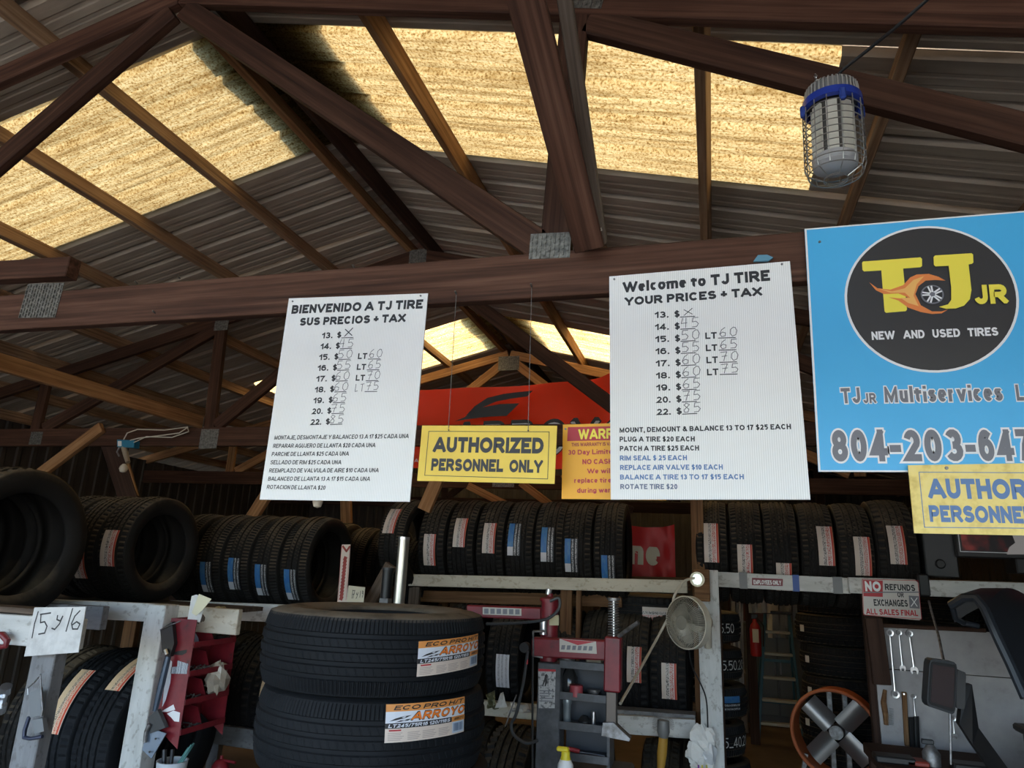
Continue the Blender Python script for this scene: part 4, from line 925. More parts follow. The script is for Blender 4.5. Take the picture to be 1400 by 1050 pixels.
a, b = seg(-40, 872, 118, 863, 2.02); beam('rail', (a.x-.9, 2.02, 1.305), (A(112, 863, 2.02).x, 2.02, 1.318), .038, .10, P_WHITE, ra)
beam('rail', (a.x-.9, 2.62, 1.30), (-2.62, 2.62, 1.31), .038, .10, P_GREYP, ra)
beam('rail_board', (a.x-.9, 2.07, 1.376), (A(80, 845, 2.07).x, 2.07, 1.378), .09, .02, W_GREY, ra)
pp = A(48, 893, 2.0); beam('post', (pp.x, 2.06, 0), (pp.x, 2.06, 1.26), .05, .105, P_GREYP, ra, up=(1, 0, 0))
beam('post', (pp.x-1.2, 2.06, 0), (pp.x-1.2, 2.06, 1.26), .05, .105, P_GREYP, ra, up=(1, 0, 0)); beam('post', (-3.9, 2.66, 0), (-3.9, 2.66, 1.26), .05, .09, P_GREYP, ra, up=(1, 0, 0))

# ------------------------------------------------------------------ tyres on the racks
def phi(key, y, x, Yc, zc):
    me, Rr, Wd = TYRES[key]; z = A(x, y, Yc-Rr).z; s = max(-.95, min(.95, (z-zc)/Rr)); return math.degrees(math.asin(s))
def row(key, Yc, zc, px, ypx, labs, fmt, group, mats=(RUB_D,), keys=None, names=None):
    for i, x in enumerate(px):
        k = keys[i] if keys else key; Rr = TYRES[k][1]; X = A(x, ypx, Yc-Rr).x; L_ = None
        z = zc + (Rr - TYRES[key][1])*.55
        if labs[i]:
            kind, ly, ln, lx = labs[i]; L_ = (kind, phi(k, ly, x, Yc, z), ln, .085, (A(lx, ly, Yc-Rr).x - X))
        tyre(k, (X, Yc, z), fmt % (names[i] if names else ORD[i]), group, mats[i % len(mats)], lab=L_, yaw=random.uniform(-.02, .02))
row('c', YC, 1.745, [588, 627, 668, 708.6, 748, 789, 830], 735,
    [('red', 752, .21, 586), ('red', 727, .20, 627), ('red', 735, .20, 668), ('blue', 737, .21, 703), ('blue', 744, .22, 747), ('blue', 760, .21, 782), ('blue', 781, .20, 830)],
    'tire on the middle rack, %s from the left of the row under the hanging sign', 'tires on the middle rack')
row('c', YC+.02, 1.765, [973, 1021, 1069, 1119, 1170, 1228], 735,
    [('red', 741, .24, 973), ('red', 768, .20, 1020), ('red', 790, .18, 1074), ('red', 745, .23, 1130), ('red', 760, .22, 1179), ('red', 744, .22, 1228)],
    'tire on the right rack, %s from the left above the taped rail', 'tires on the right rack', keys=['c', 'c', 'c', 'c', 'c', 'w'])
# the raised tyre left of the middle row
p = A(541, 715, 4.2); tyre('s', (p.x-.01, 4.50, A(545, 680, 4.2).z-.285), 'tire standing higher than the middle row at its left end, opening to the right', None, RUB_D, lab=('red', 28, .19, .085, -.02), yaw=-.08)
# group on the left white rack
GL2 = 'tires on the left white rack'
X0 = AX(228, 753, -2.95).x
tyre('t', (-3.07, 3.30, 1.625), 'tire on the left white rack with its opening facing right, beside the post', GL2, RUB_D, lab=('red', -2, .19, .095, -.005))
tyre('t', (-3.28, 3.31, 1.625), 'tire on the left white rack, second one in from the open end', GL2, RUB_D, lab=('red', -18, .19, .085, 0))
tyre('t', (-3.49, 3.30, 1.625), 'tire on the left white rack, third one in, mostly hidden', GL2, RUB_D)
# group behind the tall stack
GL3 = 'tires on the low white rack'
zz = 1.575
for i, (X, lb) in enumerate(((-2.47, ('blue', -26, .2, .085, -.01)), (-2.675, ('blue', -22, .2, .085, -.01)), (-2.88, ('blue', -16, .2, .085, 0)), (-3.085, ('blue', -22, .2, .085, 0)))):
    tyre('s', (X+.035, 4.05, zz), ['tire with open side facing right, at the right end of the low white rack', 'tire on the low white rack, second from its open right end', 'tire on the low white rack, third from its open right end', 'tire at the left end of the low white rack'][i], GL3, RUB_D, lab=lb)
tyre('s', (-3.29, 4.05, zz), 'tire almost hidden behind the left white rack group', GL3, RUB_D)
# nearest tyre at the left edge
tyre('w', (-2.97, 2.36, 1.615), 'large tire at the left edge of the picture with its hollow inside showing', 'tires on the nearest left rack', RUB_D)
tyre('w', (-3.205, 2.36, 1.615), 'tire behind the large one at the left edge, inner edge in view', 'tires on the nearest left rack', RUB_D)
tyre('w', (-3.44, 2.36, 1.615), 'tire furthest left on the nearest left rack', 'tires on the nearest left rack', RUB_D)
# second row further back
back = thing('tire_rack', (-2.6, 5.3, 0), 'plain wooden rack in the dark behind the low white rack', 'rack')
for y in (5.05, 5.6): beam('rail', (-4.9, y, 1.36), (-1.6, y, 1.38), .04, .09, W_DARK, back)
for x in (-4.8, -3.2, -1.7):
    for y in (5.10, 5.55): beam('post', (x, y, 0), (x, y, 1.33), .05, .08, W_DARK, back, up=(1, 0, 0))
GB = 'tires on the dark rear rack'
for i, X in enumerate((-2.12, -2.34, -2.56, -2.80, -3.02, -3.25, -3.47, -3.70, -3.92, -4.14, -4.36)):
    tyre('s' if i % 3 else 'c', (X-.18*(i > 0)+.0, 5.32, 1.58+.02*(i % 3 == 0)), ['tire on the rear rack with its hollow side facing right, behind the paper strip'][0] if i == 0 else 'tire on the dark rear rack, %s from its right end' % (ORD[i] if i < 10 else 'last'), GB, RUB_D)
tyre('c', (-2.02, 4.88, 1.50), 'dark hollow tire between the low white rack and the metal pipe', None, RUB)
# big tyres low on the left
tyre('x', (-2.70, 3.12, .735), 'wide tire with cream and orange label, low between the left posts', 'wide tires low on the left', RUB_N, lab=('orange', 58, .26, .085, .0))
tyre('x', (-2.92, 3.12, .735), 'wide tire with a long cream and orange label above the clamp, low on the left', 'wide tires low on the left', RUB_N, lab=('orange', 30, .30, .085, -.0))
tyre('x', (-3.14, 3.12, .735), 'dark wide tire at the lower left edge beyond the grey post', 'wide tires low on the left', RUB_D)
sh = thing('tire_rack', (-3.1, 3.1, 0), 'low dark rails under the wide tires at the lower left', 'rack')
for y in (2.86, 3.36): beam('rail', (-3.7, y, .40), (-2.55, y, .40), .04, .09, P_GREYP, sh)
for x in (-3.65, -2.6):
    for y in (2.86, 3.36): beam('post', (x, y, 0), (x, y, .36), .05, .08, P_GREYP, sh, up=(1, 0, 0))
# lower row of the low white rack
for i, X in enumerate((-2.26, -2.48, -2.70, -2.92)):
    tyre('w', (X, 4.04, lowz+.21), 'tire under the low white rack, %s from the right' % ORD[i], 'tires under the low white rack', RUB, lab=('orange', 22, .22, .08, 0) if i < 2 else None)
# lower rows of the middle rack
row('w', YC, lz+.265, [622, 684, 760, 815, 862, 914], 915, [None, ('plain', 918, .20, 686), None, None, ('red', 908, .20, 868), ('red', 932, .20, 916)], 'tire on the lower rail of the middle rack, %s from the left', 'tires under the middle rack', mats=(RUB,))
o = tyre('w', (-.42, 4.95, 1.36), 'tire lying flat on top of the lower middle row, label to the front', None, RUB, rot=(0, R(90), 0), lab=None)
c = bpy.data.objects.new('size_label', label_mesh(.3315, .20, .085)); COL.objects.link(c); c.data.materials.append(LB['red']); c.parent = o; c.rotation_euler = (R(-14), 0, 0); c['label'] = 'white and red size label'
for i, (x, k, Yt, lab) in enumerate(((700, 'm', 3.9, 'chunky tread tire on the floor, left of the grey tool tower'), (805, 'w', 4.5, 'tire on the floor behind the yellow nozzle bottle'), (905, 'w', 4.5, 'tire on the floor below the wire brush'), (650, 'w', 4.5, 'tire on the floor just right of the tall stack'), (940, 'w', 4.7, 'tire on the floor beside the white post'))):
    p = A(x, 1030, Yt); tyre(k, (p.x, Yt+.1, TYRES[k][1]), lab, None, RUB)
# stacks standing on the floor (axis upright)
def stack(key, x, y, z0, n, dz, fmt, group, mat_, labs={}, wob=.01, names=None):
    for i in range(n):
        me, Rr, Wd = TYRES[key]
        o = tyre(key, (x+random.uniform(-wob, wob), y+random.uniform(-wob, wob), z0+dz*(i+.5)), fmt % (names[i] if names else ORD[n-1-i]), group, mat_, rot=(0, R(90), random.uniform(0, 6)))
        for (kind, az, ln, wd) in labs.get(i, []):
            c = bpy.data.objects.new('size_label', label_mesh(Rr+.002, ln, wd)); COL.objects.link(c); c.data.materials.append(LB[kind])
            put(c, o, False); c.matrix_parent_inverse = Matrix(); c['label'] = 'size label on the tread'
            c.rotation_euler = (R(az)-o.rotation_euler.z*0, 0, 0)
    return
# ------------------------------------------------------------------ tall stack in front
def cyl_hit(x, y, cx, cy, Rr):
    d = ray(x, y); ox, oy = -cx, -cy
    a_ = d.x*d.x+d.y*d.y; b_ = 2*(ox*d.x+oy*d.y); c_ = ox*ox+oy*oy-Rr*Rr
    D_ = b_*b_-4*a_*c_; t = (-b_-math.sqrt(max(D_, 0)))/(2*a_)
    p = EYE+d*t; return math.atan2(p.x-cx, -(p.y-cy)), p.z
SCX, SCY = -1.160, 2.37; HR = .387; DZ = .240; ZTOP = A(505, 843, SCY-HR).z
hs = []
for i in range(6):
    zc = ZTOP - DZ*(i+.5) - .002
    dx, dy = [(0, 0), (.012, .0), (.045, .01), (.03, 0), (.03, .01), (.03, 0)][i]
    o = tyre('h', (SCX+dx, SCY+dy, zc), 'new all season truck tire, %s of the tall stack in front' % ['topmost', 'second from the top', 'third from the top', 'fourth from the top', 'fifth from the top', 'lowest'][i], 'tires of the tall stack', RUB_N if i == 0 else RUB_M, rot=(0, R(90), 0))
    hs.append((o, SCX+dx, SCY+dy))
PEACH = plain('peach label paper', (.66, .55, .47)); LWHITE = plain('label white', (.66, .68, .74)); LOR = plain('label orange', (.70, .28, .07)); LOR2 = plain('label bright orange', (.80, .20, .02)); BARBG = plain('barcode paper', (.50, .58, .68))
def big_label(o, cx, cy, quad):
    Rr = HR+.0015; h = [cyl_hit(x, y, cx, cy, Rr) for x, y in quad]  # tl tr br bl
    def Q(u, v, k=0):
        th = ((h[3][0]*(1-u)+h[2][0]*u)*(1-v) + (h[0][0]*(1-u)+h[1][0]*u)*v); z = ((h[3][1]*(1-u)+h[2][1]*u)*(1-v) + (h[0][1]*(1-u)+h[1][1]*u)*v)
        rr = Rr + .0006*k + .0007*math.sin(u*9)*(1-v); return Vector((cx+rr*math.sin(th), cy-rr*math.cos(th), z))
    def patch(u0, v0, u1, v1, m, k, parent, name='print', nu=12):
        mb = MB(); V = []
        for i in range(nu+1):
            u = u0+(u1-u0)*i/nu; V += [Q(u, v0, k), Q(u, v1, k)]
        mb.add(V, [(2*i, 2*i+2, 2*i+3, 2*i+1) for i in range(nu)]); return mb.build(name, m, parent, fix=False)
    lab = patch(0, 0, 1, 1, PEACH, 0, o, 'size_label'); lab['label'] = 'white and orange paper size label'
    def group_print(items, m):
        mb = MB()
        for it in items:
            if it[0] == 'r':
                _, u0, v0, u1, v1, k = it; nu = 10; V = []
                for i in range(nu+1):
                    u = u0+(u1-u0)*i/nu; V += [Q(u, v0, k), Q(u, v1, k)]
                mb.add(V, [(2*i, 2*i+2, 2*i+3, 2*i+1) for i in range(nu)])
            elif it[0] == 't':
                _, st, u0, v0, u1, v1, k, wt, sl = it; V, F, W_ = compose(st, wt, .10, .3, sl, 0, (abs(u1-u0)*2.0)/abs(v1-v0))
                mb.add([Q(u0+(a/W_)*(u1-u0), v0+b*(v1-v0), k+.08*kk) for a, b, kk in V], F)
            else:
                _, pts, k = it; mb.add([Q(u, v, k) for u, v in pts], [tuple(range(len(pts)))])
        mb.build('print', m, lab, fix=False)
    group_print([('r', 0, .80, 1, 1, 1), ('r', .79, .36, 1, .50, 2)], LOR)
    group_print([('r', 0, .50, 1, .80, 1)], LWHITE)
    group_print([('t', 'ECO PRO H/T', .08, .84, .96, .96, 2, 'h', .25), ('r', 0, .36, .79, .50, 1), ('p', [(.04, .55), (.10, .62), (.18, .67), (.28, .69), (.22, .63), (.12, .58)], 2), ('p', [(.10, .52), (.16, .57), (.28, .60), (.24, .55)], 2), ('t', 'ARROYO', .268, .54, .985, .785, 2, 'o', .3), ('t', 'ARROYO', .82, .39, .98, .47, 3, 'h', .25)], INK)
    group_print([('t', 'ARROYO', .275, .56, .975, .765, 3, 'h', .3)], LOR2)
    group_print([('t', 'LT245/75R16 120/116S', .03, .385, .76, .475, 2, 'h', .2)], LWHITE)
    tiny = [('r', a, .05+.045*j, a+w_*(.8+.2*((j*7) % 3)/2), .062+.045*j+.008, 1) for a, w_ in ((.03, .17), (.24, .15), (.41, .17), (.61, .15)) for j in range(5)]
    group_print(tiny, plain('label small print', (.42, .34, .30))); group_print([('r', .04, .29, .17, .33, 1)], REDP)
    group_print([('r', .80, .04, .99, .345, 1)], BARBG)
    random.seed(5); bars = []; u = .82
    while u < .97: w_ = random.choice((.003, .006, .009)); bars.append(('r', u, .09, u+w_, .31, 2)); u += w_+random.choice((.004, .007))
    group_print(bars, plain('barcode bars', (.08, .12, .20)))
big_label(hs[0][0], hs[0][1], hs[0][2], [(572.5, 877), (653.5, 866), (652, 909), (569.5, 925.5)])
big_label(hs[1][0], hs[1][1], hs[1][2], [(528, 963), (635, 952), (634, 1000), (525.5, 1016)])

# ------------------------------------------------------------------ stacks on the floor, far right and centre right
CH = plain('chalk', (.55, .55, .52), .9)
SN = ['lowest', 'second from the floor', 'third from the floor', 'fourth from the floor', 'fifth from the floor', 'sixth from the floor', 'seventh from the floor', 'topmost']
p = A(957, 900, 5.3)
zt0 = A(985, 828, 5.0).z
texts = {5: '255.50', 4: '255.50.20', 2: '255_40.21', 1: '255.40', 0: '255.40'}
for i in range(6):
    zc = .115+.232*i; key = 's'
    o = tyre(key, (p.x+random.uniform(-.02, .02), 5.3, zc), 'chalk numbered tire, %s of the stack behind the white post' % SN[i], 'chalk numbered tires', RUB, rot=(0, R(90), 0),
             lab=None)
    me, Rr, Wd = TYRES[key]
    if i in texts:
        st = texts[i]; mb = MB(); V, F, W_ = compose(st, 'r', .1, .3); wd = .036*len(st); cx, cy = o.location.x, o.location.y
        mb.add([Vector((cx+(Rr+.003)*math.sin(.25+(a/W_)*wd/Rr), cy-(Rr+.003)*math.cos(.25+(a/W_)*wd/Rr), zc-.03+b*.06)) for a, b, _k in V], F); mb.build('chalk_number', CH, o, fix=False)
    if i == 3:
        c = bpy.data.objects.new('size_label', label_mesh(Rr+.002, .2, .09)); COL.objects.link(c); c.data.materials.append(LB['blue']); c.parent = o; c.rotation_euler = (R(-35), 0, 0); c['label'] = 'blue and black size label'
p = A(1152, 900, 6.3)
for i in range(8):
    o = tyre('w', (p.x+random.uniform(-.02, .02), 6.3, .115+.226*i), 'dark tire, %s of the stack beside the ladder' % SN[i], 'dark tires stacked beside the ladder', RUB, rot=(0, R(90), 0))
    c = bpy.data.objects.new('price_tag', label_mesh(.333, .05, .05)); COL.objects.link(c); c.data.materials.append(LB['red'] if i in (7,) else PAPER); c.parent = o; c.rotation_euler = (R(62), 0, 0)
for i in range(7):
    tyre('w', (p.x+.72, 6.35, .115+.226*i), 'dark tire, %s of the stack behind the tool board' % SN[i], 'dark tires stacked behind the tool board', RUB, rot=(0, R(90), 0))

# ------------------------------------------------------------------ stepladder
ld = thing('stepladder', (A(1065, 1015, 8.1).x, 8.1, 0), 'blue step ladder with pale treads standing at the far end', 'ladder')
FG = plain('blue fibreglass', (.035, .12, .15)); TR = plain('pale tread', (.42, .38, .26))
f0, f1 = A(1037, 1018, 8.05), A(1100, 1018, 8.05); t0, t1 = A(1046, 838, 8.35), A(1078, 838, 8.35); f0.z = f1.z = 0
beam('side_rail', f0, t0, .028, .075, FG, ld, up=(0, 1, 0)); beam('side_rail', f1, t1, .028, .075, FG, ld, up=(0, 1, 0))
for s_, f_, t_ in ((-1, f0, t0), (1, f1, t1)): beam('rear_rail', (f_.x, 8.75, 0), (t_.x, 8.40, t_.z), .02, .035, FG, ld, up=(0, 1, 0))
for y in (866, 896, 928, 958, 989):
    z = A(1065, y, 8.15).z; t = z/t0.z; xa = f0.x+(t0.x-f0.x)*t; xb = f1.x+(t1.x-f1.x)*t; yy = f0.y+(t0.y-f0.y)*t
    MB().box(((xa+xb)/2, yy, z), (xb-xa-.02, .085, .028), bev=.004).build('tread', TR, ld)
MB().box(((t0.x+t1.x)/2, 8.37, t0.z+.01), (t1.x-t0.x+.06, .14, .03), bev=.005).build('top_cap', DGREY, ld)
for t in (.25, .6): MB().box((f0.x*(1-t)+t0.x*t+(f1.x*(1-t)+t1.x*t-f0.x*(1-t)-t0.x*t)/2, 8.75-.35*t, t0.z*t), ((f1.x-f0.x)*(1-t*.4), .02, .03)).build('rear_brace', FG, ld)

# clutter round the ladder
def boxthing(name, c, d, m, lab, cat, rz=0, bev=.006, grp=None):
    o = MB().box((0, 0, 0), d, bev=bev).build(name, m); o.location = (c[0], c[1], c[2]-d[2]/2); o.rotation_euler.z = rz; return tag(o, lab, cat, grp)
def draped(name, x0, x1, y0, y1, Y, m, lab, cat, amp=.03, nx=14, nz=10):
    return cloth(name, [(x0, y0), (x1, y0)], [(x0+2, y1), (x1+1, y1)], Y, m, (lab, cat), nx=nx, nz=nz, fold=lambda t, s: amp*(math.sin(t*14+s*3)+math.sin(t*31)*.5))
FILM = mat('hanging plastic film', (.55, .55, .52), .12); FILM.node_tree.nodes['Principled BSDF'].inputs['Alpha'].default_value = .75
draped('plastic_sheet', 998, 1016, 812, 935, 7.93, FILM, 'clear plastic film hanging left of the ladder', 'plastic sheet', .04)
draped('plastic_sheet', 1022, 1052, 806, 838, 7.93, FILM, 'silvery plastic bag hanging above the left rail of the ladder', 'plastic bag', .03)
draped('plastic_sheet', 1048, 1090, 815, 872, 9.0, FILM, 'crinkled plastic hanging behind the top of the ladder', 'plastic sheet', .05)
ex = thing('fire_extinguisher', A(1034, 900, 7.9), 'red fire extinguisher hanging left of the ladder', 'extinguisher')
q = A(1034, 897, 7.9); MB().lathe([(0, 0), (.05, 0), (.055, .02), (.055, .26), (.045, .3), (.02, .33), (.018, .36), (0, .36)], 20, Matrix.Translation(q)).build('cylinder', plain('extinguisher red', (.35, .015, .015), .35), ex, True)
MB().box((q.x, q.y, q.z+.385), (.07, .03, .05), bev=.006).build('valve', BLK, ex); MB().tube([q+Vector((.02, -.02, .38)), q+Vector((.08, -.05, .30)), q+Vector((.07, -.05, .1))], .009).build('hose', BLK, ex)
MB().box((q.x, q.y-.052, q.z+.2), (.06, .012, .13)).build('paper_label', CREAM, ex)
pt_ = thing('partition_frame', (A(1028, 900, 8.0).x, 8.0, 0), 'dark timber frame left of the ladder that carries the plastic film', 'frame')
for x in (1004, 1028): q = A(x, 900, 8.0); beam('stud', (q.x, 8.0, 0), (q.x, 8.0, 2.2), .04, .09, W_DARK, pt_, up=(1, 0, 0))
q0, q1 = A(990, 815, 8.0), A(1060, 815, 8.0); beam('top_rail', (q0.x, 7.97, q0.z+.12), (q1.x, 7.97, q0.z+.12), .03, .12, W_DARK, pt_)
cab = thing('storage_cabinet', (A(1067, 1000, 9.2).x, 9.2, 0), 'grey metal cabinet with boxes behind the ladder', 'cabinet')
q = A(1067, 1000, 9.2)
bx('body', (q.x, 9.35, .55), (.75, .5, 1.1), plain('grey cabinet', (.10, .10, .09)), cab, .01); bx('door', (q.x-.18, 9.09, .58), (.34, .02, .95), plain('cabinet door', (.14, .14, .125)), cab, .004); bx('door', (q.x+.18, 9.09, .58), (.34, .02, .95), plain('cabinet door', (.14, .14, .125)), cab, .004)
for s in (-1, 1): MB().cyl((q.x+.03*s, 9.07, .55), (q.x+.03*s, 9.07, .68), .008).build('handle', STEEL, cab)
boxthing('storage_box', (q.x-.1, 9.3, 1.26), (.5, .35, .3), plain('dark red box', (.10, .03, .025)), 'dark red box on the grey cabinet', 'box')
boxthing('storage_box', (q.x+.05, 9.3, 1.54), (.42, .32, .24), plain('slate box', (.07, .075, .08)), 'slate box on top of the dark red box', 'box')
boxthing('storage_box', (q.x-.55, 8.7, .3), (.35, .4, .6), plain('brown carton', (.16, .11, .07)), 'brown carton on the floor left of the ladder', 'box')
boxthing('wall_panel', (q.x+.15, 9.6, 1.95), (.75, .03, .5), plain('grey panel', (.17, .165, .15)), 'pale grey panel on the end wall above the ladder', 'panel')

# drum fan
fn = thing('drum_fan', (A(1145, 1000, 5.65).x, 5.65, 0), 'large four bladed shop fan with a rusty orange ring', 'fan')
fc = A(1145, 1000, 5.65); fr = (A(1201, 1000, 5.65)-A(1088, 1000, 5.65)).length/2
V = Matrix.Translation(fc) @ Matrix.Rotation(R(-16), 4, 'Z') @ Matrix.Rotation(R(90), 4, 'X')
MB().lathe([(fr, -.10), (fr+.012, -.10), (fr+.012, .12), (fr, .12)], 64, V, True).build('ring', COPPERO, fn, True)
MB().tube([V @ Vector(((fr+.012)*math.cos(t), (fr+.012)*math.sin(t), .12)) for t in [2*math.pi*i/64 for i in range(64)]], .012, 8, True).build('ring_bead', COPPERO, fn, True)
for k in range(4):
    t = R(45+90*k+2); u = Vector((math.cos(t), math.sin(t), 0)); v = Vector((-math.sin(t), math.cos(t), 0)); mb = MB(); P = []; F = []
    for i in range(8):
        r = .05+(fr-.07)*i/7
        for j in range(5):
            s = j/4-.5; P.append(V @ (u*r + v*(s*.13) + Vector((0, 0, .05*s+.028*(1-4*s*s)))))
    for i in range(7):
        for j in range(4): F.append((i*5+j, i*5+j+1, i*5+j+6, i*5+j+5))
    n = len(P); nn = (V.to_3x3() @ Vector((0, 0, -.003)))
    mb.add(P, F); mb.add([q_+nn for q_ in P], [f[::-1] for f in F]); mb.build('blade', mat('scuffed blade aluminium', (.30, .28, .27), .4, .7) if k == 0 else bpy.data.materials['scuffed blade aluminium'], fn, True, False)
MB().cyl(V @ Vector((0, 0, -.04)), V @ Vector((0, 0, .06)), .045, n=24).build('hub', DSTEEL, fn)
for sx in (-.05, .05): MB().box((0, 0, 0), (.018, fr*2, .02), V @ Matrix.Translation((sx, 0, -.08))).build('strut', DSTEEL, fn) if False else beam('strut', V @ Vector((sx-.0, -fr, -.08)), V @ Vector((sx, fr, -.08)), .035, .02, DSTEEL, fn, up=(0, 1, 0))
for s in (-1, 1): beam('foot', (fc.x+s*.3, 5.45, .02), (fc.x+s*.3, 5.88, .02), .05, .04, DSTEEL, fn)
for s in (-1, 1): beam('leg', (fc.x+s*.3, 5.66, .03), (fc.x+s*fr*.8, 5.65, fc.z-fr*.6), .03, .03, DSTEEL, fn, up=(0, 1, 0))

# ------------------------------------------------------------------ tool board on the right
YT = 4.30
tb = thing('tool_board', (A(1300, 1040, YT).x, YT, .7), 'whitewashed plywood board with hanging tools, lower right', 'board')
TBW = mat('stained whitewashed plywood', (.5, .5, .52), .75); base(TBW, ramp(TBW, noise(TBW, 5, 6), [(.28, (.20, .185, .18)), (.42, (.33, .315, .315)), (.7, (.42, .40, .40))]))
tl_, tr_ = A(1200, 855, YT), A(1400, 862, YT); ml = A(1212, 915, YT).z
xr = 2.15; xl = tl_.x-.01; zt_ = tl_.z+.0
bx('upper_panel', ((xl+xr)/2, YT+.012, (zt_+ml+.002)/2), (xr-xl, .018, zt_-ml-.004), TBW, tb); bx('lower_panel', ((xl+xr)/2-.01, YT+.008, (ml+.55)/2), (xr-xl+.02, .018, ml-.55-.002), TBW, tb)
cleat = (A(1204, 855, YT-.02), A(1348, 862, YT-.02)); beam('cleat', cleat[0], cleat[1], .02, .02, W_DARK, tb)
lf0, lf1 = A(1194, 845, YT-.03), A(1206, 936, YT-.03); beam('side_board', lf0, lf1, .03, .085, W_DARK, tb, up=(1, 0, 0))
beam('post', (xl-.01, YT+.06, 0), (xl-.01, YT+.06, 1.55), .05, .08, W_DARK, tb, up=(1, 0, 0)); beam('post', (xr-.05, YT+.06, 0), (xr-.05, YT+.06, 1.55), .05, .08, W_DARK, tb, up=(1, 0, 0))
def wrench(a, b, lab, s=1.0, dbl='open', Y=YT-.012, ring=.0145):
    """a = ring end px, b = open end px"""
    p = A(*a, Y); q = A(*b, Y); d = (q-p).normalized(); n = Vector((0, -1, 0)).cross(d); t = thing('wrench', q, lab, 'wrench', 'tools hung on the tool board')
    rr = ring*s
    mb = MB(); M = Matrix(((d.x, n.x, 0, p.x), (d.y, n.y, -1, p.y), (d.z, n.z, 0, p.z), (0, 0, 0, 1)))
    mb.lathe([(rr*.58, -.004), (rr*1.0, -.005), (rr*1.0, .005), (rr*.58, .004)], 18, M, True); mb.build('ring_end', STEEL, t, True)
    MB().tube([p+d*rr*.9, p+d*(rr*1.6), q-d*(rr*1.6), q-d*rr*.8], [rr*.34, rr*.30, rr*.30, rr*.40], 8).build('shaft', STEEL, t, True)
    if dbl == 'ring':
        M2 = Matrix(((d.x, n.x, 0, q.x), (d.y, n.y, -1, q.y), (d.z, n.z, 0, q.z), (0, 0, 0, 1))); MB().lathe([(rr*.62, -.004), (rr*1.1, -.005), (rr*1.1, .005), (rr*.62, .004)], 18, M2, True).build('ring_end', STEEL, t, True)
    else:
        poly = [(-1.0, -.35), (-.5, -.95), (.3, -1.05), (1.1, -.75), (1.0, -.45), (.25, -.5), (.05, 0), (.25, .5), (1.0, .45), (1.1, .75), (.3, 1.05), (-.5, .95), (-1.0, .35)]
        MB().prism(poly, lambda u, v, dd: q + d*u*rr*1.05 + n*v*rr*1.05 + Vector((0, -.003+dd, 0)), .006).build('open_jaw', STEEL, t)
    return t
wrench((1216.5, 865), (1224, 949), 'longest chrome ring wrench on the tool board', 1.25, 'ring', Y=YT-.05); wrench((1229, 865), (1234, 913), 'small combination wrench, middle of the three on the board', .95); wrench((1243, 866), (1250, 916), 'combination wrench, right of the three on the board', 1.2)
wrench((1249, 952), (1252, 985), 'short wrench half covered by a black rag on the tool board', .8, 'ring'); wrench((1303, 982), (1305, 1006), 'wrench hanging below the work light monitor', .9, Y=YT-.05)
wr = A(1252, 983, YT-.025); cloth('rag', [(1242, 981), (1256, 979)], [(1244, 1022), (1258, 1027)], YT-.03, BLK, ('black rag hanging on the tool board', 'rag'), nx=8, nz=8, fold=lambda t, s: .006*math.sin(t*12))
sb = thing('wire_brush', A(1210, 992, YT), 'wire brush with wooden handle on the tool board', 'brush', 'tools hung on the tool board')
MB().tube([A(1210, 943, YT-.02), A(1208, 960, YT-.02), A(1211, 978, YT-.02), A(1212, 991, YT-.02)], [.009, .014, .014, .012], 8).build('handle', W_RACK, sb, True)
mb = MB()
for i in range(14):
    for j in range(4):
        p = A(1214+j*.8, 968+i*1.7, YT-.03+.006*j); mb.tube([p, p+Vector((.018, -.004, -.002))], .0012, 4)
mb.build('bristles', DSTEEL, sb)['kind'] = 'stuff'
hs_ = thing('wooden_stick', A(1238, 1020, YT), 'thin wooden stick hanging beside the black rag', 'stick', 'tools hung on the tool board'); beam('stick', A(1236, 946, YT-.02), A(1240, 1020, YT-.02), .014, .022, W_RACK, hs_, up=(1, 0, 0)); MB().cyl(A(1236, 949, YT-.03), A(1236, 949, YT-.005), .004).build('nail', STEEL, hs_)
# monitor / work light on an arm
YM = 3.5
mo = thing('machine_display', A(1290, 975, YM), 'grey box display hanging on an arm in front of the tool board', 'display')
P4m = [A(1271, 900, YM), A(1309, 906, YM+.02), A(1306, 978, YM+.02), A(1267, 965, YM)]
def slab(pts, d, m, name, parent, shrink=0, off=0):
    c = sum(pts, Vector())/len(pts); n = (pts[1]-pts[0]).cross(pts[2]-pts[0]).normalized(); n = n if n.y < 0 else -n
    Q_ = [p_ + (c-p_)*shrink + n*off for p_ in pts]; k = len(Q_)
    return MB().add(Q_ + [p_ - n*d for p_ in Q_], [tuple(range(k)), tuple(range(2*k-1, k-1, -1))] + [(i, i+k, (i+1) % k+k, (i+1) % k) for i in range(k)]).build(name, m, parent)
def rounded(pts, f=.12):
    out = []
    for i, p_ in enumerate(pts):
        a_, b_ = pts[i-1], pts[(i+1) % len(pts)]; out += [p_+(a_-p_)*f, p_+(a_-p_)*f*.3+(b_-p_)*f*.3, p_+(b_-p_)*f]
    return out
slab(rounded(P4m), .05, DGREY, 'housing', mo); slab(rounded(P4m, .08), .004, BLK, 'bezel', mo, .10, .003); slab(rounded(P4m, .05), .003, mat('dark display glass', (.055, .04, .04), .15), 'screen', mo, .22, .006)  # screen tint includes a painted reddish reflection
bl_ = [A(1309, 915, YM+.06), A(1321, 920, YM+.06), A(1319, 970, YM+.06), A(1307, 968, YM+.06)]; slab(rounded(bl_), .05, BLK, 'rear_box', mo)
arm = [A(1318, 935, YM+.1), A(1329, 936, YM+.1), A(1338, 995, YM+.05), A(1385, 1060, YM-.1), A(1360, 1060, YM-.1), A(1330, 1018, YM), A(1312, 990, YM+.05)]
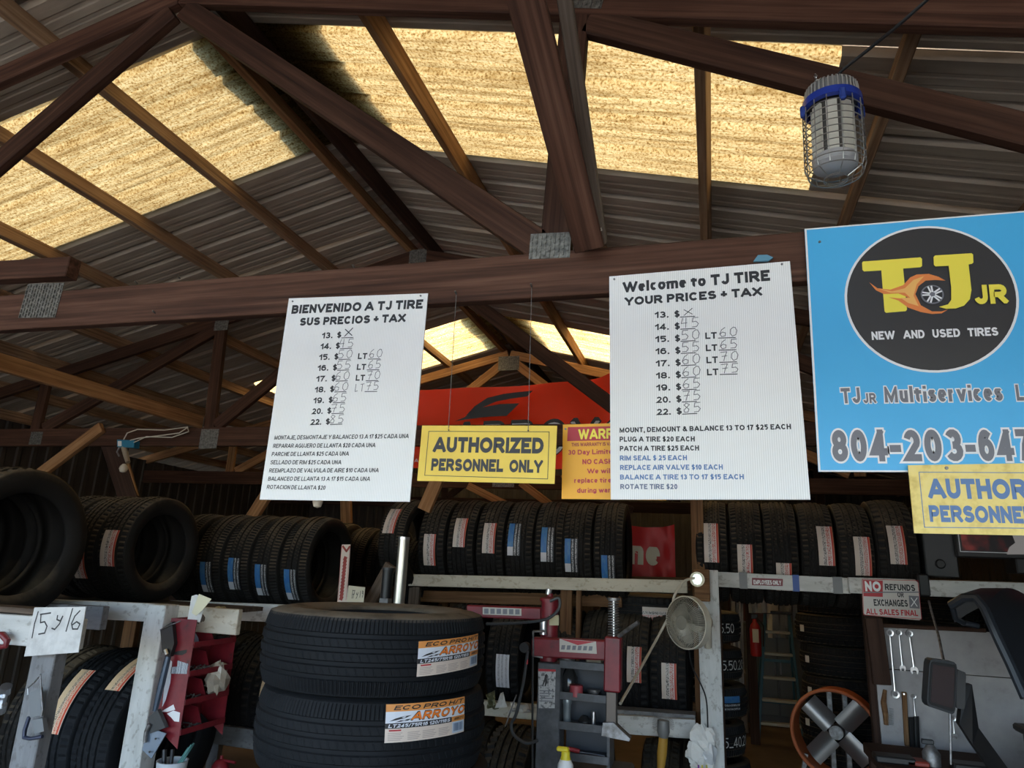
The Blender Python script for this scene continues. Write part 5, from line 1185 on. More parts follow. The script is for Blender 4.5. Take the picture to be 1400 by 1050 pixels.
MB().add(arm + [q_+Vector((0, .05, 0)) for q_ in arm], [tuple(range(7)), tuple(range(13, 6, -1))] + [(i, i+7, (i+1) % 7+7, (i+1) % 7) for i in range(7)]).build('arm', BLK, mo)
MB().tube([A(1270, 822, 4.30), A(1274, 838, 4.1), A(1283, 868, 3.8), A(1290, 903, YM+.02)], .006, 6).build('hanging_cable', DSTEEL, mo, True); MB().tube([A(1299, 975, YM+.06), A(1300, 1045, YM+.06)], .005, 6).build('cable', DSTEEL, mo)
# balancer hood
hd = thing('wheel_guard', A(1400, 960, 3.3), 'raised black plastic wheel guard of a tire balancer at the right edge', 'guard')
HB = mat('glossy blue black plastic', (.022, .026, .033), .3)
arc = [A(1300, 828, 3.4), A(1318, 817, 3.36), A(1335, 818, 3.33), A(1346, 832, 3.3), A(1362, 868, 3.27), A(1382, 910, 3.24), A(1402, 955, 3.2)]
arc2 = [A(1305, 850, 3.9), A(1322, 838, 3.9), A(1352, 822, 3.9), A(1400, 812, 3.85), A(1440, 840, 3.8), A(1460, 880, 3.75), A(1480, 930, 3.7)]
MB().tube(arc, .018, 8).build('rim_bead', HB, hd, True)
V = []; F = []; nn = 8
for i in range(7):
    for j in range(nn): V.append(arc[i].lerp(arc2[i], j/(nn-1)) + Vector((0, 0, .05*math.sin(math.pi*j/(nn-1)))))
for i in range(6):
    for j in range(nn-1): F.append((i*nn+j, i*nn+j+1, (i+1)*nn+j+1, (i+1)*nn+j))
MB().add(V, F).add([v+Vector((0, .004, -.006)) for v in V], [f[::-1] for f in F]).build('shell', HB, hd, True, False)
MB().tube([A(1302, 828, 3.42), A(1306, 845, 3.45), A(1318, 852, 3.5), A(1338, 856, 3.5)], .012, 8).build('edge', HB, hd, True)
bxp = A(1385, 1000, 3.4); gm = thing('machine_cabinet', (bxp.x, 3.45, 0), 'dark grey machine cabinet at the lower right edge', 'machine')
q = A(1380, 1008, 3.4); bx('cabinet', (q.x+.32, 3.35, q.z/2), (.42, .5, q.z), DGREY, gm, .015); bx('top_tray', (q.x+.31, 3.33, q.z+.012), (.46, .54, .03), BLK, gm, .008)
# bench with clutter
q = A(1290, 1040, 3.75); bz = A(1290, 1046, 3.75).z
bn = thing('workbench', (q.x, 3.8, 0), 'dark cluttered workbench at the bottom, under the tool board', 'bench'); bx('bench_top', (q.x-.0, 3.86, bz-.03), (.52, .5, .05), W_DARK, bn, .005)
for sx in (-.22, .22):
    for sy in (-.2, .2): beam('leg', (q.x+sx, 3.86+sy, 0), (q.x+sx, 3.86+sy, bz-.05), .05, .05, W_DARK, bn, up=(1, 0, 0))
for i, (x, w_, h_, m, lb) in enumerate(((1222, .16, .03, BLK, 'black tray at the left end of the bench'), (1252, .09, .022, plain('dull red handle', (.22, .03, .02)), 'red handled tool lying on the bench'), (1330, .17, .03, BLK, 'black case at the right end of the bench'))):
    p = A(x, 1040, 3.72); boxthing('tool_tray' if i != 1 else 'hand_tool', (p.x, 3.72, bz+h_/2-.004), (w_, .09, h_), m, lb, 'tool', bev=.006)
p = A(1274, 1040, 3.74); jar = thing('spray_bottle', (p.x, 3.74, bz-.005), 'dull grey squat bottle on the bench below the tool board', 'bottle'); MB().lathe([(0, 0), (.035, 0), (.037, .05), (.02, .075), (.014, .085), (0, .085)], 16, Matrix.Translation((p.x, 3.74, bz-.005))).build('body', DSTEEL, jar, True); MB().box((p.x-.01, 3.74, bz+.09), (.05, .02, .02), bev=.004).build('cap', DGREY, jar)

# speaker cabinet and television above the right rail
q = A(1287, 760, 4.45); sp = thing('speaker', (q.x, 4.55, 1.66), 'dark grey cabinet with a round port on the right rack', 'speaker')
bl0, br0 = A(1265, 760, 4.42), A(1310, 760, 4.42); bx('body', ((bl0.x+br0.x)/2, 4.55, 1.855), (br0.x-bl0.x, .24, .40), DGREY, sp, .006)
q = A(1286, 771, 4.42); MB().lathe([(.012, .004), (.020, .006), (.026, 0), (.026, -.004), (.012, -.01)], 24, Matrix.Translation((q.x, 4.425, q.z)) @ Matrix.Rotation(R(90), 4, 'X')).build('port', BLK, sp, True); MB().cyl((q.x, 4.428, q.z), (q.x, 4.418, q.z), .017, n=20).build('port_hole', BLK, sp)
tv = thing('television', (A(1400, 758, 4.38).x, 4.38, 1.72), 'flat television with a bright lower border behind the faded yellow notice', 'television')
q0 = A(1311, 757, 4.38); bx('panel', (q0.x+.40, 4.40, q0.z+.25), (.82, .04, .54), BLK, tv, .008)
bx('border', (q0.x+.40, 4.378, q0.z+.012), (.78, .004, .004), plain('pale border', (.6, .6, .62)), tv); bx('border', (q0.x+.008, 4.378, q0.z+.25), (.004, .004, .48), plain('pale border', (.6, .6, .62)), tv)
bx('stand', (q0.x+.4, 4.42, q0.z-.055), (.3, .16, .08), BLK, tv, .006)
SCR = emis('television picture', (.5, .03, .02), .25); _n = noise(SCR, 7, 3); _r = ramp(SCR, _n, [(.45, (.01, .006, .008)), (.55, (.10, .01, .01)), (.68, (.35, .05, .04))]); L(SCR, _r, SCR.node_tree.nodes['Principled BSDF'].inputs['Emission Color'])
bx('screen', (q0.x+.40, 4.379, q0.z+.25), (.76, .003, .46), SCR, tv)
K = SignInk(4.376, lambda x, y: (x, y)); K.poly(emis('picture pale figure', (.55, .52, .5), .25), [(1376, 758), (1380, 748), (1388, 742), (1384, 732), (1390, 728), (1400, 730), (1404, 742), (1408, 758)]); K.done(tv, 'picture_shape')

# ------------------------------------------------------------------ tyre changer in the middle
YX = 3.25
tc = thing('tire_changer', (A(790, 1050, YX).x, YX, 0), 'red and grey tire changer with arm, spring post and tool shelves', 'machine')
p0, p1 = A(640, 835, YX+.2), A(742, 839, YX+.2); beam('rear_arm', p0, p1, .06, .058, RED_M, tc, bev=.006)
K = SignInk(YX+.165, lambda x, y: (x, y)); DEC = plain('dull decal', (.50, .46, .40)); K.poly(DEC, [(660, 830), (713, 832), (713, 842), (660, 840)])
for i in range(6): K.poly(GPRT, [(662+i*8.5, 832+.2*i), (668+i*8.5, 832+.2*i), (668+i*8.5, 839+.2*i), (662+i*8.5, 839+.2*i)], 2)
K.done(tc, 'decal')
pc0, pc1 = A(750, 905, YX+.05), A(752, 822, YX+.05); MB().cyl((pc0.x, pc0.y, 0), (pc0.x, pc0.y, pc1.z), .040, n=24).build('column', RED_M, tc, True)
MB().lathe([(0, .0), (.048, 0), (.048, .012), (.03, .018), (.014, .02), (.012, .035), (.0, .036)], 20, Matrix.Translation((pc0.x, pc0.y, pc1.z))).build('column_cap', RED_M, tc, True); MB().cyl((pc0.x-.01, pc0.y, pc1.z+.03), (pc0.x-.006, pc0.y, pc1.z+.055), .014, n=12).build('cap_fitting', STEEL, tc)
q = A(745, 855, YX-.0); MB().cyl((q.x-.006, q.y, q.z-.04), (q.x-.006, q.y, q.z+.02), .018, n=16).build('cylinder_collar', STEEL, tc)
K = SignInk(YX+.005, lambda x, y: (x, y)); K.poly(plain('yellowed decal', (.42, .36, .2)), [(751, 841), (764, 841), (764, 855), (751, 855)]); K.done(tc, 'decal')
a, b = A(729, 884, YX-.03), A(845, 889, YX-.03); beam('swing_arm', a, b, .07, .082, RED_M, tc, bev=.006)
K = SignInk(YX-.068, lambda x, y: (x, y)); K.poly(DEC, [(765, 873), (815, 877), (816, 894), (765, 891)]); K.poly(REDP, [(766, 873.5), (814, 877.5), (790, 882)], 2)
for i in range(6): K.poly(GPRT, [(768+i*7.5, 882+.3*i), (773+i*7.5, 882+.3*i), (772+i*7.5, 888+.3*i), (767+i*7.5, 888+.3*i)], 2)
K.done(tc, 'decal')
MB().tube([A(729, 863, YX-.08), A(729, 897, YX-.08), A(742, 899, YX-.08)], .005, 6).build('wire_guard', DSTEEL, tc); MB().tube([A(729, 863, YX-.08), A(745, 863, YX-.06)], .005, 6).build('wire_guard', DSTEEL, tc)
a, b = A(839, 870, YX-.05), A(838, 945, YX-.05); beam('head_tube', a, b, .07, .072, RED_M, tc, up=(1, 0, 0), bev=.006)
a, b = A(839, 820, YX-.05), A(839, 870, YX-.05); MB().cyl(b, a, .007, n=10).build('spring_rod', STEEL, tc); MB().cyl(a, a+Vector((0, 0, .008)), .030, n=20).build('spring_cap', DSTEEL, tc)
sp_ = []; nt_ = 14
for i in range(nt_*12+1):
    t = i/12*2*math.pi; sp_.append(Vector((a.x+.022*math.cos(t), a.y+.022*math.sin(t), b.z+(a.z-b.z)*i/(nt_*12))))
MB().tube(sp_, .0028, 5).build('spring', DSTEEL, tc, True)
a, b = A(837, 945, YX-.05), A(836, 1000, YX-.05)
MB().box(((a.x+b.x)/2, YX-.05, (a.z+b.z)/2), (.045, .045, a.z-b.z), bev=.003).build('ram', mat('greasy steel', (.10, .085, .075), .4, .7), tc); MB().tube([A(846, 870, YX-.08), A(862, 858, YX-.12), A(873, 851, YX-.14)], .009, 8).build('lever', DSTEEL, tc, True)
h0 = A(840, 995, YX-.06); MB().prism([(-.045, .02), (.0, .025), (.03, .0), (.07, -.03), (.065, -.04), (.0, -.035), (-.05, -.03)], lambda u, v, d: h0+Vector((u, -.03+d, v)), .055).build('mount_head', DSTEEL, tc)
# tool tower
TW0, TW1 = A(737, 905, YX-.02), A(835, 912, YX-.02); zt0_ = TW0.z; zb0 = A(735, 1040, YX).z; xA = TW0.x-.005; xB = TW1.x-.01; tx = A(768, 930, YX).x
tw = tc
bx('tower_face', ((xA+tx)/2, YX+.03, (zt0_+zb0-.05)/2), (tx-xA, .10, zt0_-zb0+.05), GREY_M, tw, .004)
bx('tower_back', ((tx+xB)/2, YX+.13, (zt0_+zb0)/2), (xB-tx, .006, zt0_-zb0), plain('dark recess steel', (.028, .032, .042)), tw)
bx('tower_side', (xB, YX+.06, (zt0_+zb0)/2), (.012, .14, zt0_-zb0), GREY_M, tw)
for y in (912, 955, 996, 1038):
    z = A(800, y, YX-.01).z; bx('tower_shelf', ((tx+xB)/2, YX+.05, z), (xB-tx, .15, .008), GREY_M, tw); bx('shelf_lip', ((tx+xB)/2, YX-.025, z+.006), (xB-tx+.01, .006, .032), GREY_M, tw, .001)
bx('base', ((xA+xB)/2+.02, YX+.15, (zb0-.05)/2), (xB-xA+.1, .45, zb0-.05), GREY_M, tw, .01)
K = SignInk(YX-.0205, lambda x, y: (700+x/4.04, 790+y/4.04)); K.poly(mat('peeling decal', (.35, .34, .33), .6), [(145, 502), (242, 506), (236, 720), (148, 720)]); base(bpy.data.materials['peeling decal'], ramp(bpy.data.materials['peeling decal'], noise(bpy.data.materials['peeling decal'], 60, 5), [(.4, (.10, .10, .10)), (.5, (.42, .41, .40))]))
K.poly(REDP, [(145, 502), (242, 506), (242, 518), (146, 516)], 2); K.poly(INK, [(183, 535), (192, 530), (198, 540), (192, 555), (196, 575), (186, 600), (180, 598), (184, 570), (172, 598), (166, 596), (178, 560)], 2)
for j in range(5): K.poly(GPRT, [(152, 620+14*j), (230-(j % 3)*14, 622+14*j), (230-(j % 3)*14, 628+14*j), (152, 626+14*j)], 2)
K.done(tw, 'decal')
def shelfz(y): return A(800, y, YX-.01).z+.004
def small(name, x, Y, zb, prof, m, lab, cat, n=18):
    p = A(x, 940, Y); t = MB().lathe(prof, n, Matrix.Translation((p.x, Y, zb))).build(name, m, None, True); return tag(t, lab, cat, 'things on the tool tower shelves')
small('jug', 778, YX+.05, shelfz(955), [(0, 0), (.036, 0), (.04, .03), (.04, .07), (.022, .10), (.016, .11), (.016, .13), (0, .13)], mat('glossy dark jug', (.02, .02, .02), .15), 'glossy dark jug on the top shelf of the tool tower', 'jug')
small('can', 788, YX+.0, shelfz(955), [(0, 0), (.03, 0), (.03, .045), (.027, .048), (0, .048)], plain('faded red can', (.32, .05, .06)), 'low faded red can on the top shelf of the tool tower', 'can')
small('glass_bottle', 776, YX+.04, shelfz(996), [(0, 0), (.018, 0), (.018, .075), (.022, .085), (.020, .10), (0, .10)], mat('grey blue metal', (.30, .34, .36), .3, .6), 'upright metal socket tube on the middle shelf', 'socket')
small('socket', 812, YX+.03, shelfz(996), [(0, 0), (.010, 0), (.010, .06), (0, .06)], STEEL, 'small bright socket on the middle shelf', 'socket')
small('ring_part', 800, YX+.03, shelfz(996), [(.008, 0), (.03, 0), (.03, .02), (.012, .04), (.008, .04)], BLK, 'black rubber part on the middle shelf', 'part')
small('cup', 812, YX+.03, shelfz(955), [(0, 0), (.015, 0), (.03, .025), (.03, .03), (0, .02)], DSTEEL, 'dull metal dish on the top shelf of the tool tower', 'dish')
small('can', 775, YX+.08, zt0_+.0, [(0, 0), (.035, 0), (.035, .06), (0, .06)], mat('grey can', (.25, .25, .25), .4, .5), 'grey can on top of the tool tower', 'can')
p = A(812, 903, YX+.08); boxthing('card_box', (p.x, YX+.1, zt0_+.022), (.075, .05, .045), plain('worn carton print', (.38, .33, .25)), 'small worn carton on top of the tool tower', 'box')
p = A(795, 1028, YX+.02); st_ = thing('screwdriver', (p.x, YX+.03, shelfz(1038)), 'red handled screwdriver on the lowest shelf of the tool tower', 'tool'); MB().tube([(p.x-.06, YX+.03, shelfz(1038)+.02), (p.x-.01, YX+.03, shelfz(1038)+.014)], .010).build('handle', plain('red grip', (.4, .03, .03)), st_); MB().tube([(p.x-.01, YX+.03, shelfz(1038)+.012), (p.x+.1, YX+.04, shelfz(1038)+.006)], .003).build('shaft', DSTEEL, st_)
# yellow nozzle bottle
p = A(773, 1050, 3.02); nb = thing('squeeze_bottle', (p.x, 3.02, p.z-.10), 'white and red bottle with a bright yellow nozzle, bottom centre', 'bottle')
z_ = A(773, 1038, 3.02).z; MB().lathe([(0, -.16), (.03, -.16), (.032, -.15), (.032, -.02), (.022, .0), (.012, .006), (0, .006)], 20, Matrix.Translation((p.x, 3.02, z_))).build('body', WPRT, nb, True); MB().lathe([(.0325, -.14), (.0328, -.14), (.0328, -.04), (.0325, -.04)], 20, Matrix.Translation((p.x, 3.02, z_))).build('wrap', REDP, nb, True)
MB().lathe([(0, .03), (.018, .03), (.018, .012), (.022, .0), (0, 0)], 16, Matrix.Translation((p.x, 3.02, z_))).build('cap', plain('yellow cap', (.75, .60, .03)), nb, True); MB().box((p.x-.012, 3.02, z_+.036), (.05, .022, .018), bev=.005).build('trigger', plain('yellow cap', (.75, .60, .03)), nb)
bx('stand', (p.x+.01, 3.05, (z_-.16)/2), (.14, .12, z_-.16), GREY_M, nb, .006)
# hoses and cables by the changer
def cable(lab, pts, r, m, Y=None, name='hose', cat='hose'):
    P = [A(x, y, (q[0] if (q := r_) else Y)) for x, y, *r_ in [(a[0], a[1], a[2] if len(a) > 2 else Y) for a in pts]] if False else [A(a[0], a[1], a[2] if len(a) > 2 else Y) for a in pts]
    out = []
    for i in range(len(P)-1):                          # smooth through the points
        p_0 = P[max(i-1, 0)]; p_1 = P[i]; p_2 = P[i+1]; p_3 = P[min(i+2, len(P)-1)]
        for k in range(8):
            t = k/8; out.append(.5*((2*p_1)+(p_2-p_0)*t+(2*p_0-5*p_1+4*p_2-p_3)*t*t+(3*p_1-p_0-3*p_2+p_3)*t*t*t))
    out.append(P[-1]); return tag(MB().tube(out, r, 7).build(name, m, None, True), lab, cat)
cable('black air hose from the changer column looping to the left', [(752, 822), (764, 818), (764, 832), (752, 844), (735, 849), (700, 852), (665, 853)], .007, DGREY, YX-.02)
cable('grey hose loop hanging left of the tool tower', [(722, 885), (716, 930), (706, 975), (699, 990), (703, 1005), (720, 1016), (735, 1012)], .007, DGREY, YX-.06)
cable('black cord hanging straight down left of the tool tower', [(729, 880), (728, 940), (728, 1055)], .005, BLK, YX-.06)
cable('thin bright rod leaning left of the hose loop', [(706, 950), (698, 972), (691, 993)], .003, DSTEEL, YX-.1, 'metal_rod', 'rod')
pf = thing('pressure_gauge', A(718, 885, YX-.06), 'black and red air fittings on the left of the changer', 'fitting'); q = A(718, 885, YX-.06); MB().cyl(q+Vector((0, .02, 0)), q+Vector((0, -.02, 0)), .022, n=16).build('body', BLK, pf); MB().cyl(q+Vector((.01, 0, -.07)), q+Vector((.01, 0, -.05)), .006, n=8).build('red_tip', REDP, pf)
# wall fan
YFn = 3.85
wf = thing('wall_fan', A(950, 885, YFn), 'dusty cream wall fan with round wire guard on the white post', 'fan')
c0 = A(941, 851, YFn); fx = Matrix.Translation(c0) @ Matrix.Rotation(R(-38), 4, 'Z') @ Matrix.Rotation(R(90), 4, 'X')   # local z -> towards the viewer
fr_ = (A(941, 885, YFn).z - A(941, 815, YFn).z)/-2; fr_ = abs(fr_)
MB().lathe([(fr_, -.022), (fr_+.006, -.02), (fr_+.006, .022), (fr_, .022)], 48, fx, True).build('guard_ring', OFFW, wf, True)
DUST = plain('dusty guard wire', (.30, .27, .21)); mb = MB()
for k in range(100):
    t = 2*math.pi*k/72; c_, s_ = math.cos(t), math.sin(t); mb.tube([fx @ Vector((c_*r, s_*r, z)) for r, z in ((fr_*.28, .055), (fr_*.65, .050), (fr_*.93, .034), (fr_, .018))], .0021, 4)
for r, z in ((fr_*.55, .053), (fr_*.8, .044)): mb.tube([fx @ Vector((math.cos(2*math.pi*i/40)*r, math.sin(2*math.pi*i/40)*r, z)) for i in range(40)], .0012, 4, True)
g_ = mb.build('front_guard', DUST, wf); g_['kind'] = 'stuff'
MB().lathe([(0, .058), (fr_*.27, .056), (fr_*.28, .05), (0, .048)], 28, fx).build('badge', plain('dusty badge', (.22, .20, .16)), wf, True)
for k in range(3):
    t = 2*math.pi*k/3+.4; V = []; F = []
    for i in range(6):
        r = fr_*(.12+.14*i)
        for j in range(7):
            a_ = t+(j/6-.5)*1.5*(1-.05*i); V.append(fx @ Vector((math.cos(a_)*r, math.sin(a_)*r, (j/6-.5)*.035)))
    for i in range(5):
        for j in range(6): F.append((i*7+j, i*7+j+1, i*7+j+8, i*7+j+7))
    MB().add(V, F).build('blade', plain('grey translucent blade', (.20, .18, .15)), wf, True, False)
mb = MB()
for k in range(48):
    t = 2*math.pi*k/48; c_, s_ = math.cos(t), math.sin(t); mb.tube([fx @ Vector((c_*r, s_*r, z)) for r, z in ((fr_*.3, -.06), (fr_*.7, -.055), (fr_*.95, -.036), (fr_, -.02))], .0011, 4)
mb.build('rear_guard', DUST, wf)['kind'] = 'stuff'
MB().lathe([(0, -.16), (.035, -.155), (.048, -.12), (.05, -.06), (0, -.05)], 24, fx).build('motor', OFFW, wf, True)
mh = fx @ Vector((0, 0, -.12)); MB().tube([mh, Vector((mh.x+.02, 4.06, mh.z-.03)), Vector((A(968, 880, 4.1).x, 4.12, A(968, 885, 4.1).z))], .02, 10).build('neck', OFFW, wf, True)
cable('dirty white cord from the lamp down behind the fan to the changer', [(952, 790, 4.02), (935, 795, 4.0), (922, 815, 3.95), (918, 835, 3.95), (900, 870, 3.9), (875, 915, 3.6), (848, 962, 3.3)], .007, OFFW, None, 'power_cord', 'cord')
cable('thin black cable hanging down the white post', [(941, 880, 3.95), (946, 910, 4.05), (958, 935, 4.08), (966, 960, 4.08), (968, 1010, 4.08)], .004, BLK, None, 'power_cord', 'cord')
# lamp on a wood block at the post top
lp = thing('clamp_lamp', A(956, 812, 4.08), 'small lit bulb on a pale wooden block at the top of the white post', 'lamp')
p = A(953, 792, 4.02); q = A(957, 800, 4.08); bx('block', (q.x+.01, 4.10, q.z), (.085, .04, .17), W_RACK, lp, .004)
MB().lathe([(0, -.03), (.016, -.026), (.026, -.008), (.026, .008), (.016, .026), (0, .03)], 20, Matrix.Translation((p.x, 4.035, p.z))).build('bulb', emis('lit bulb', (.85, 1, .95), 1.0), lp, True)
MB().lathe([(.012, .035), (.036, .01), (.040, -.014), (.037, -.014), (.03, .012), (.010, .03)], 24, Matrix.Translation((p.x, 4.06, p.z)) @ Matrix.Rotation(R(-90), 4, 'X'), True).build('reflector', OFFW, lp, True)
# wheel brush with yellow grip on the lower rail
wb = thing('wire_wheel_brush', A(907, 1040, 4.1), 'round wire brush on a yellow taped handle hanging on the lower rail', 'brush')
c1 = A(907, 990, 4.13); mb = MB()
for k in range(40):
    t = math.pi*(k/39)*1.25-.4; mb.tube([c1+Vector((math.cos(t)*.03, -.01, math.sin(t)*.03)), c1+Vector((math.cos(t)*.058, -.012, math.sin(t)*.058))], .0013, 4)
mb.build('bristles', DSTEEL, wb)['kind'] = 'stuff'
MB().tube([A(907, 985, 4.1), A(907, 1000, 4.1), A(907, 1010, 4.1)], [.03, .034, .022], 14).build('body', plain('grey casting', (.22, .22, .22), .5, .4), wb, True); MB().tube([A(907, 1008, 4.1), A(905, 1030, 4.1), A(903, 1056, 4.1)], [.024, .027, .018], 12).build('handle', YGRIP, wb, True)
# rag bundle low on the post
rb = thing('rag_bundle', A(958, 1050, 4.0), 'bundle of white rags and plastic tied low on the white post', 'rag')
for (x, y, r, m, nm) in ((960, 1012, .06, PAPER, 'rag'), (952, 1028, .05, PAPER, 'rag'), (967, 1030, .05, mat('crumpled bag', (.5, .5, .5), .3), 'plastic_bag'), (962, 1048, .055, PAPER, 'rag')):
    q = A(x, y, 4.05); V = []; F = []; random.seed(int(x*y))
    for i in range(9):
        for j in range(12):
            a_ = math.pi*i/8; b_ = 2*math.pi*j/12; rr = r*random.uniform(.7, 1.25); V.append(q+Vector((math.sin(a_)*math.cos(b_)*rr, math.sin(a_)*math.sin(b_)*rr*.5, math.cos(a_)*rr*1.2)))
    for i in range(8):
        for j in range(12): F.append((i*12+j, i*12+(j+1) % 12, (i+1)*12+(j+1) % 12, (i+1)*12+j))
    MB().add(V, F).build(nm, m, rb)
for i, (x, c) in enumerate(((955, (.25, .05, .35)), (960, (.6, .5, .05)), (966, (.5, .45, .05)))):
    q = A(x, 1046, 3.98); MB().tube([q, q+Vector((.004*i, 0, -.09))], .004).build('pen', plain('pen %d' % i, c), rb)
# scraps on the lower rail, left of the changer
cloth('plastic_bag', [(664, 950), (676, 944)], [(668, 968), (680, 970)], 4.34, plain('olive plastic', (.22, .22, .13), .3), ('crumpled olive plastic on the lower rail left of the changer', 'bag'), nx=8, nz=8, amp=.02)
cloth('paper_scrap', [(684, 948), (688, 946)], [(677, 968), (693, 967)], 4.33, PAPER, ('torn white paper scrap standing on the lower rail', 'paper'), nx=6, nz=6, amp=.006)
cloth('rag', [(697, 960), (722, 964)], [(697, 974), (728, 974)], 4.33, PAPER, ('white rag on the lower rail beside the hose', 'rag'), nx=10, nz=6, amp=.025)
# ------------------------------------------------------------------ left foreground things
# cards and strips
s7 = thing('number_card', A(75, 895, 1.985), 'white hand lettered card reading fifteen and sixteen on the left rail', 'sign')
plate('card', [(47, 830.5), (117.5, 829.5), (107, 892), (33, 897.5)], 1.99, mat('grubby white card', (.58, .57, .55), .7), s7, .003)
base(bpy.data.materials['grubby white card'], ramp(bpy.data.materials['grubby white card'], noise(bpy.data.materials['grubby white card'], 14, 5), [(.3, (.42, .41, .40)), (.55, (.60, .59, .57))]))
K = SignInk(1.99, lambda x, y: (x/4, 800+y/4))
for pts in ([(210, 145), (190, 210), (176, 288)], [(225, 165), (222, 205), (245, 200), (258, 225), (245, 262), (212, 268)], [(222, 160), (278, 152)], [(316, 166), (312, 188), (330, 196), (344, 170)], [(344, 170), (326, 212), (300, 242), (284, 236)], [(398, 128), (380, 190), (362, 252)], [(438, 140), (410, 170), (392, 210), (398, 240), (425, 240), (438, 212), (420, 200), (395, 218)]):
    K.line(INK, pts, .005)
K.done(s7)
ps = thing('paper_strip', A(468, 822, 3.70), 'tall narrow paper strip printed in red, standing by the low white rack', 'label')
plate('paper', [(467.5, 744.5), (479, 744.5), (474, 823), (461, 823)], 3.70, mat('cream strip', (.62, .52, .44), .7), ps, .002)
K = SignInk(3.70, lambda x, y: (330+x/4, 640+y/4)); K.line(MAROON, [(556, 428), (575, 455), (592, 430)], .012)
for j in range(13): K.line(MAROON, [(570-j*1.8, 490+j*18), (566-j*1.8, 500+j*18)], .022)
K.line(REDP, [(548, 424), (528, 722)], .002); K.line(REDP, [(594, 424), (572, 722)], .002); K.done(ps)
beam('backing_stick', A(472, 760, 3.712), A(466, 850, 3.712), .01, .03, W_WARM, ps)
s8 = thing('number_card', A(485, 822, 3.70), 'small cream card reading seventeen and nineteen behind the tall stack', 'sign')
plate('card', [(476.5, 800.5), (499, 803), (497, 824), (474, 824)], 3.70, CREAM, s8, .003)
K = SignInk(3.70, lambda x, y: (330+x/4, 640+y/4)); K.h_(INK, '1', 600, 712, 610, 712, 46, .003); K.h_(INK, '7', 602, 712, 622, 712, 44, .003); K.h_(INK, 'y', 624, 702, 642, 702, 34, .003); K.h_(INK, '19', 642, 708, 668, 706, 36, .003); K.done(s8)
beam('stake', A(486, 820, 3.712), A(486, 850, 3.712), .01, .03, W_WARM, s8)
# metal pipe and black cylinder
pt, pb_ = A(552.5, 736, 3.0), A(551, 830, 3.0); mb = MB(); mb.cyl((pt.x, 3.0, 0), (pt.x, 3.0, pt.z), .0255, n=28); pi_ = mb.build('steel_pipe', mat('brushed aluminium tube', (.55, .52, .46), .35, .9), None, True); tag(pi_, 'upright brushed metal pipe behind the right side of the tall stack', 'pipe')
MB().lathe([(.021, 0), (.0262, 0), (.0262, .012), (.021, .012)], 28, Matrix.Translation((pt.x, 3.0, pt.z-.006)), True).build('rim', STEEL, pi_, True)
p = A(531, 776, 3.4); cy = thing('canister', (p.x, 3.4, 0), 'black canister on a post left of the metal pipe', 'canister'); MB().cyl((p.x, 3.4, A(531, 818, 3.4).z), (p.x, 3.4, p.z), .028, n=20).build('body', BLK, cy, True); beam('post', (p.x, 3.4, 0), (p.x, 3.4, A(531, 818, 3.4).z), .05, .05, P_GREYP, cy, up=(1, 0, 0)); MB().cyl((p.x, 3.4, p.z-.012), (p.x, 3.4, p.z), .031, n=20).build('lid', DGREY, cy)
p = A(540, 800, 3.5); px_brace('pale slanted board between the rear hollow tire and the metal pipe', (505, 826), (535, 772), 3.9, dp=.07, m=W_GREY)

# red bins: a wall rack that opens to the right (+x)
XB, XF = -2.245, -2.115; Y0_, Y1_ = 2.60, 2.875
zt_ = 1.333; zb_ = .865
rbn = thing('parts_bin_rack', ((XB+XF)/2, 2.72, .86), 'chipped red metal bin rack with eight pockets hanging on the left white post', 'bin rack')
def quadbox(name, m, parent, P, d):
    d = Vector(d); k = len(P); P = [Vector(p_) for p_ in P]
    return MB().add(P+[p_+d for p_ in P], [tuple(range(k)), tuple(range(2*k-1, k-1, -1))]+[(i, i+k, (i+1) % k+k, (i+1) % k) for i in range(k)]).build(name, m, parent)
for y in (Y0_, Y1_): quadbox('side_panel', RED_M, rbn, [(XB, y, zt_), (XF, y, zt_), (XF, y, zb_-.03), (XB, y, zb_+.05)], (0, .002, 0))
bx('back_panel', (XB, (Y0_+Y1_)/2, (zt_+zb_)/2), (.003, Y1_-Y0_, zt_-zb_), RED_M, rbn)
zs = [1.222, 1.108, .998, .885]
for i, z in enumerate(zs):
    quadbox('shelf', RED_M, rbn, [(XB, Y0_+.002, z-.02), (XF+.004, Y0_+.002, z+.0), (XF+.004, Y1_-.002, z+.0), (XB, Y1_-.002, z-.02)], (0, 0, .002))
    bx('shelf_lip', (XF+.004, (Y0_+Y1_)/2, z+.012), (.002, Y1_-Y0_, .022), RED_M, rbn)
    zt1 = ([zt_]+zs)[i]
    quadbox('divider', RED_M, rbn, [(XB, (Y0_+Y1_)/2, z-.015), (XF-.01, (Y0_+Y1_)/2, z+.02), (XF-.04, (Y0_+Y1_)/2, zt1-.03), (XB, (Y0_+Y1_)/2, zt1-.02)], (0, .002, 0))
K_ = lambda x, y: A(x, y, Y0_-.001)
def sidepoly(m, pts, k=1, name='sticker'):
    mb = MB(); mb.add([A(180+x/4.2, 800+y/4.2, Y0_-.0006*k) for x, y in pts], [tuple(range(len(pts)))]); mb.build(name, m, rbn, fix=False)
sidepoly(BARC, [(262, 432), (325, 452), (316, 510), (222, 508), (228, 470), (262, 468)]); sidepoly(WPRT, [(165, 728), (205, 705), (240, 685), (250, 715), (205, 728)]); sidepoly(WPRT, [(202, 738), (240, 720), (278, 732), (272, 785), (245, 782), (225, 758)]); sidepoly(LWHITE, [(215, 420), (232, 440), (222, 560), (195, 660), (175, 700), (190, 560)])
sidepoly(INK, [(232, 385), (318, 370), (315, 388), (290, 402), (236, 400)], 2)
